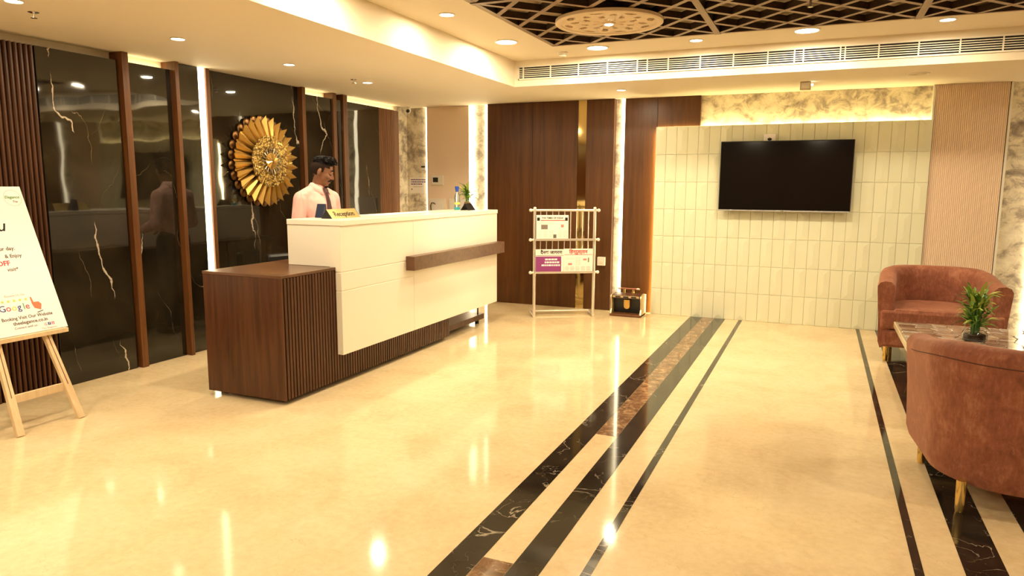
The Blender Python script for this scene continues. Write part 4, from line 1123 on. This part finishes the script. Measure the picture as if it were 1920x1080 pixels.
# collar: a folded band round the neck that opens over the tie knot
shw = P('shirt_collar', (0.85, 0.56, 0.52), 0.75)
ring_o, ring_t, ring_b = [], [], []
for i in range(25):
    a = math.radians(22 + (360-44)*i/24)      # open at the front (+x)
    cx, cy = -0.004, 0.0
    front = max(0.0, math.cos(a))
    ring_t.append((cx+0.064*math.cos(a)+0.010, cy+0.063*math.sin(a), 1.468-0.036*front))
    ring_o.append((cx+0.072*math.cos(a)+0.010, cy+0.071*math.sin(a), 1.460-0.036*front))
    ring_b.append((cx+(0.098+0.020*front)*math.cos(a)+0.004, cy+0.096*math.sin(a), 1.418-0.060*front))
mb = MB().rings([ring_t, ring_o, ring_b], False, False, closed=False)
co = mb.build('collar', shw, pe, smooth=True); co.modifiers.new('solid', 'SOLIDIFY').thickness = 0.004
TIE = P('dark_red_tie', (0.050, 0.006, 0.008), 0.5)
MB().rings([[(x, y*w, z) for y, x in ((-1, x0), (0, x0+0.010), (1, x0), (0, x0-0.012))] for x0, w, z in ((0.080, 0.018, 1.425), (0.096, 0.026, 1.408), (0.106, 0.018, 1.375))]).build('tie_knot', TIE, pe, smooth='auto')
MB().rings([[(x0+dx_, y*w, z) for y, dx_ in ((-1, -0.004), (0, 0.006), (1, -0.004), (0, -0.010))] for x0, w, z in ((0.106, 0.016, 1.378), (0.126, 0.024, 1.31), (0.138, 0.031, 1.22), (0.146, 0.037, 1.06))]).build('tie', TIE, pe, smooth='auto')
MB().rings([[h(*p) for p in ring] for ring in [[(0.0915+0.0, s, z) for s, z in ((-0.001, 0), (0.001, 0), (0.001, 0.001), (-0.001, 0.001))]]*2]).build('nose_shadow_line', SK, pe) if False else None
# hair: swept-up top built of many locks, short faded sides
HAIR = P('black_hair', (0.005, 0.004, 0.004), 0.5, spec=0.15)
rnd = random.Random(3)
hh = MB()
hh.sphere(h(-0.018, 0, 0.062), (0.090, 0.073, 0.064), 18, 12, HR); hh.sphere(h(0.030, 0, 0.104), (0.060, 0.060, 0.032), 16, 10, HR)
for i in range(620):
    x = rnd.uniform(-0.098, 0.066); y = rnd.uniform(-0.068, 0.068)
    q = 1-((x+0.016)/0.096)**2-(y/0.076)**2
    if q < 0.03: continue
    zt = 0.058+0.072*math.sqrt(q)+0.022*max(0, min(1, (x+0.02)/0.06))
    L = rnd.uniform(0.022, 0.042); lift = rnd.uniform(0.05, 0.45)
    p0 = Vector((x-0.008, y, zt-0.014)); p2 = Vector((x+L, y+rnd.uniform(-.016, .016), zt+L*lift-0.006-0.35*max(0, x+L-0.075)))
    p1 = (p0+p2)/2+Vector((0, 0, 0.008))
    hh.tube([h(*p0), h(*p1), h(*p2)], [0.0062, 0.0052, 0.0014], 5)
hh.build('hair', HAIR, pe, smooth=True)
fd = MB(); ids = {}
NU, NV = 48, 36
for iv in range(NV+1):
    for iu in range(NU):
        a = -PI/2+PI*iv/NV; t = 2*PI*iu/NU
        ids[iv, iu] = len(fd.v); fd.v.append(tuple(h(-0.014+0.0965*math.cos(a)*math.cos(t), 0.0772*math.cos(a)*math.sin(t), 0.030+0.0915*math.sin(a))))
for iv in range(NV):
    for iu in range(NU):
        a = -PI/2+PI*(iv+.5)/NV; t = 2*PI*(iu+.5)/NU
        x = -0.014+0.0965*math.cos(a)*math.cos(t); z = 0.030+0.0915*math.sin(a)
        if z > 0.045 and x < 0.058 or (x < 0.022 and z > -0.004) or (x < -0.026 and z > -0.042):
            fd.f.append((ids[iv, iu], ids[iv, (iu+1) % NU], ids[iv+1, (iu+1) % NU], ids[iv+1, iu]))
fd.build('faded_sides', P('short_hair', (0.022, 0.012, 0.008), 0.8, spec=0.15), pe, smooth=True)
for s in (-1, 1):
    MB().tube([h(0.088, s*0.014, 0.036), h(0.089, s*0.030, 0.042), h(0.076, s*0.048, 0.034)], [0.0045, 0.0048, 0.0025], 8).build('eyebrow', HAIR, pe, smooth=True)
    MB().sphere(h(0.0745, s*0.031, 0.008), (0.0125, 0.0145, 0.0085), 12, 8, HR).build('eyelid', SK, pe, smooth=True)
    MB().tube([h(0.086, s*0.019, 0.002), h(0.0875, s*0.031, -0.001), h(0.080, s*0.044, 0.002)], [0.0018, 0.0026, 0.0015], 6).build('lashes', HAIR, pe, smooth=True)
MB().tube([h(0.080, -0.030, -0.060), h(0.096, -0.016, -0.049), h(0.100, 0, -0.046), h(0.096, 0.016, -0.049), h(0.080, 0.030, -0.060)], [0.003, 0.0065, 0.0055, 0.0065, 0.003], 8).build('moustache', HAIR, pe, smooth=True)
LIP = P('lips', (0.20, 0.065, 0.045), 0.45)
MB().tube([h(0.082, -0.020, -0.066), h(0.0965, 0, -0.0665), h(0.082, 0.020, -0.066)], [0.002, 0.0048, 0.002], 8).build('lips', LIP, pe, smooth=True)
MB().sphere(h(0.074, 0, -0.104), (0.0215, 0.0235, 0.0175), 12, 8, HR).build('goatee', HAIR, pe, smooth=True)
# ---- pieces of parts hang under their part (all share the thing's own frame) ------------------
SUB = {'newspaper': ('folded_sheet', ('headline', 'red_rule', 'portrait_box', 'photograph', 'text_lines', 'rule', 'advertisement', 'slogan')),
       'sign_board': ('board', ('lettering', 'logo_ring', 'star', 'hand_pictogram', 'cuff_mark', 'icon', 'icon_letter')),
       'reception_sign': ('body', ('lettering',)), 'television': ('housing', ('screen', 'bottom_bezel', 'badge')),
       'notice_sheet': ('sheet', ('text_line', 'logo_mark')), 'thermostat': ('housing', ('display', 'button')),
       'shoe_polisher': ('control_strip', ('switch',)), 'easel': ('front_leg', ('peg_slot',)),
       'tub_armchair': ('shell', ('seam',)), 'wall_socket': ('plate', ('outlet',)), 'wall_switch_box': ('box', ('rocker',)),
       'card_machine': ('body', ('display',)), 'sanitizer_bottle': ('body', ('cap', 'label_band', 'label_print')),
       'smoke_detector': ('sensor_head', ('sensor_slot',)), 'security_camera': ('housing', ('lens',)), 'door_lock_plate': ('plate', ('lever',)),
       'reception_counter': ('cabinet', ('cabinet_end_panel', 'cabinet_top')), 'person': ('shirt', ('collar', 'tie', 'tie_knot'))}
bare = lambda o: o.name.split('.')[0]
for t in [o for o in bpy.data.objects if o.parent is None and bare(o) in SUB]:
    par, kids = SUB[bare(t)]
    ps = [c for c in t.children if bare(c) == par]
    ks = [c for c in t.children if bare(c) in kids]
    for i, k in enumerate(ks):
        k.parent = ps[min(i, len(ps)-1)] if bare(t) == 'easel' else ps[0]
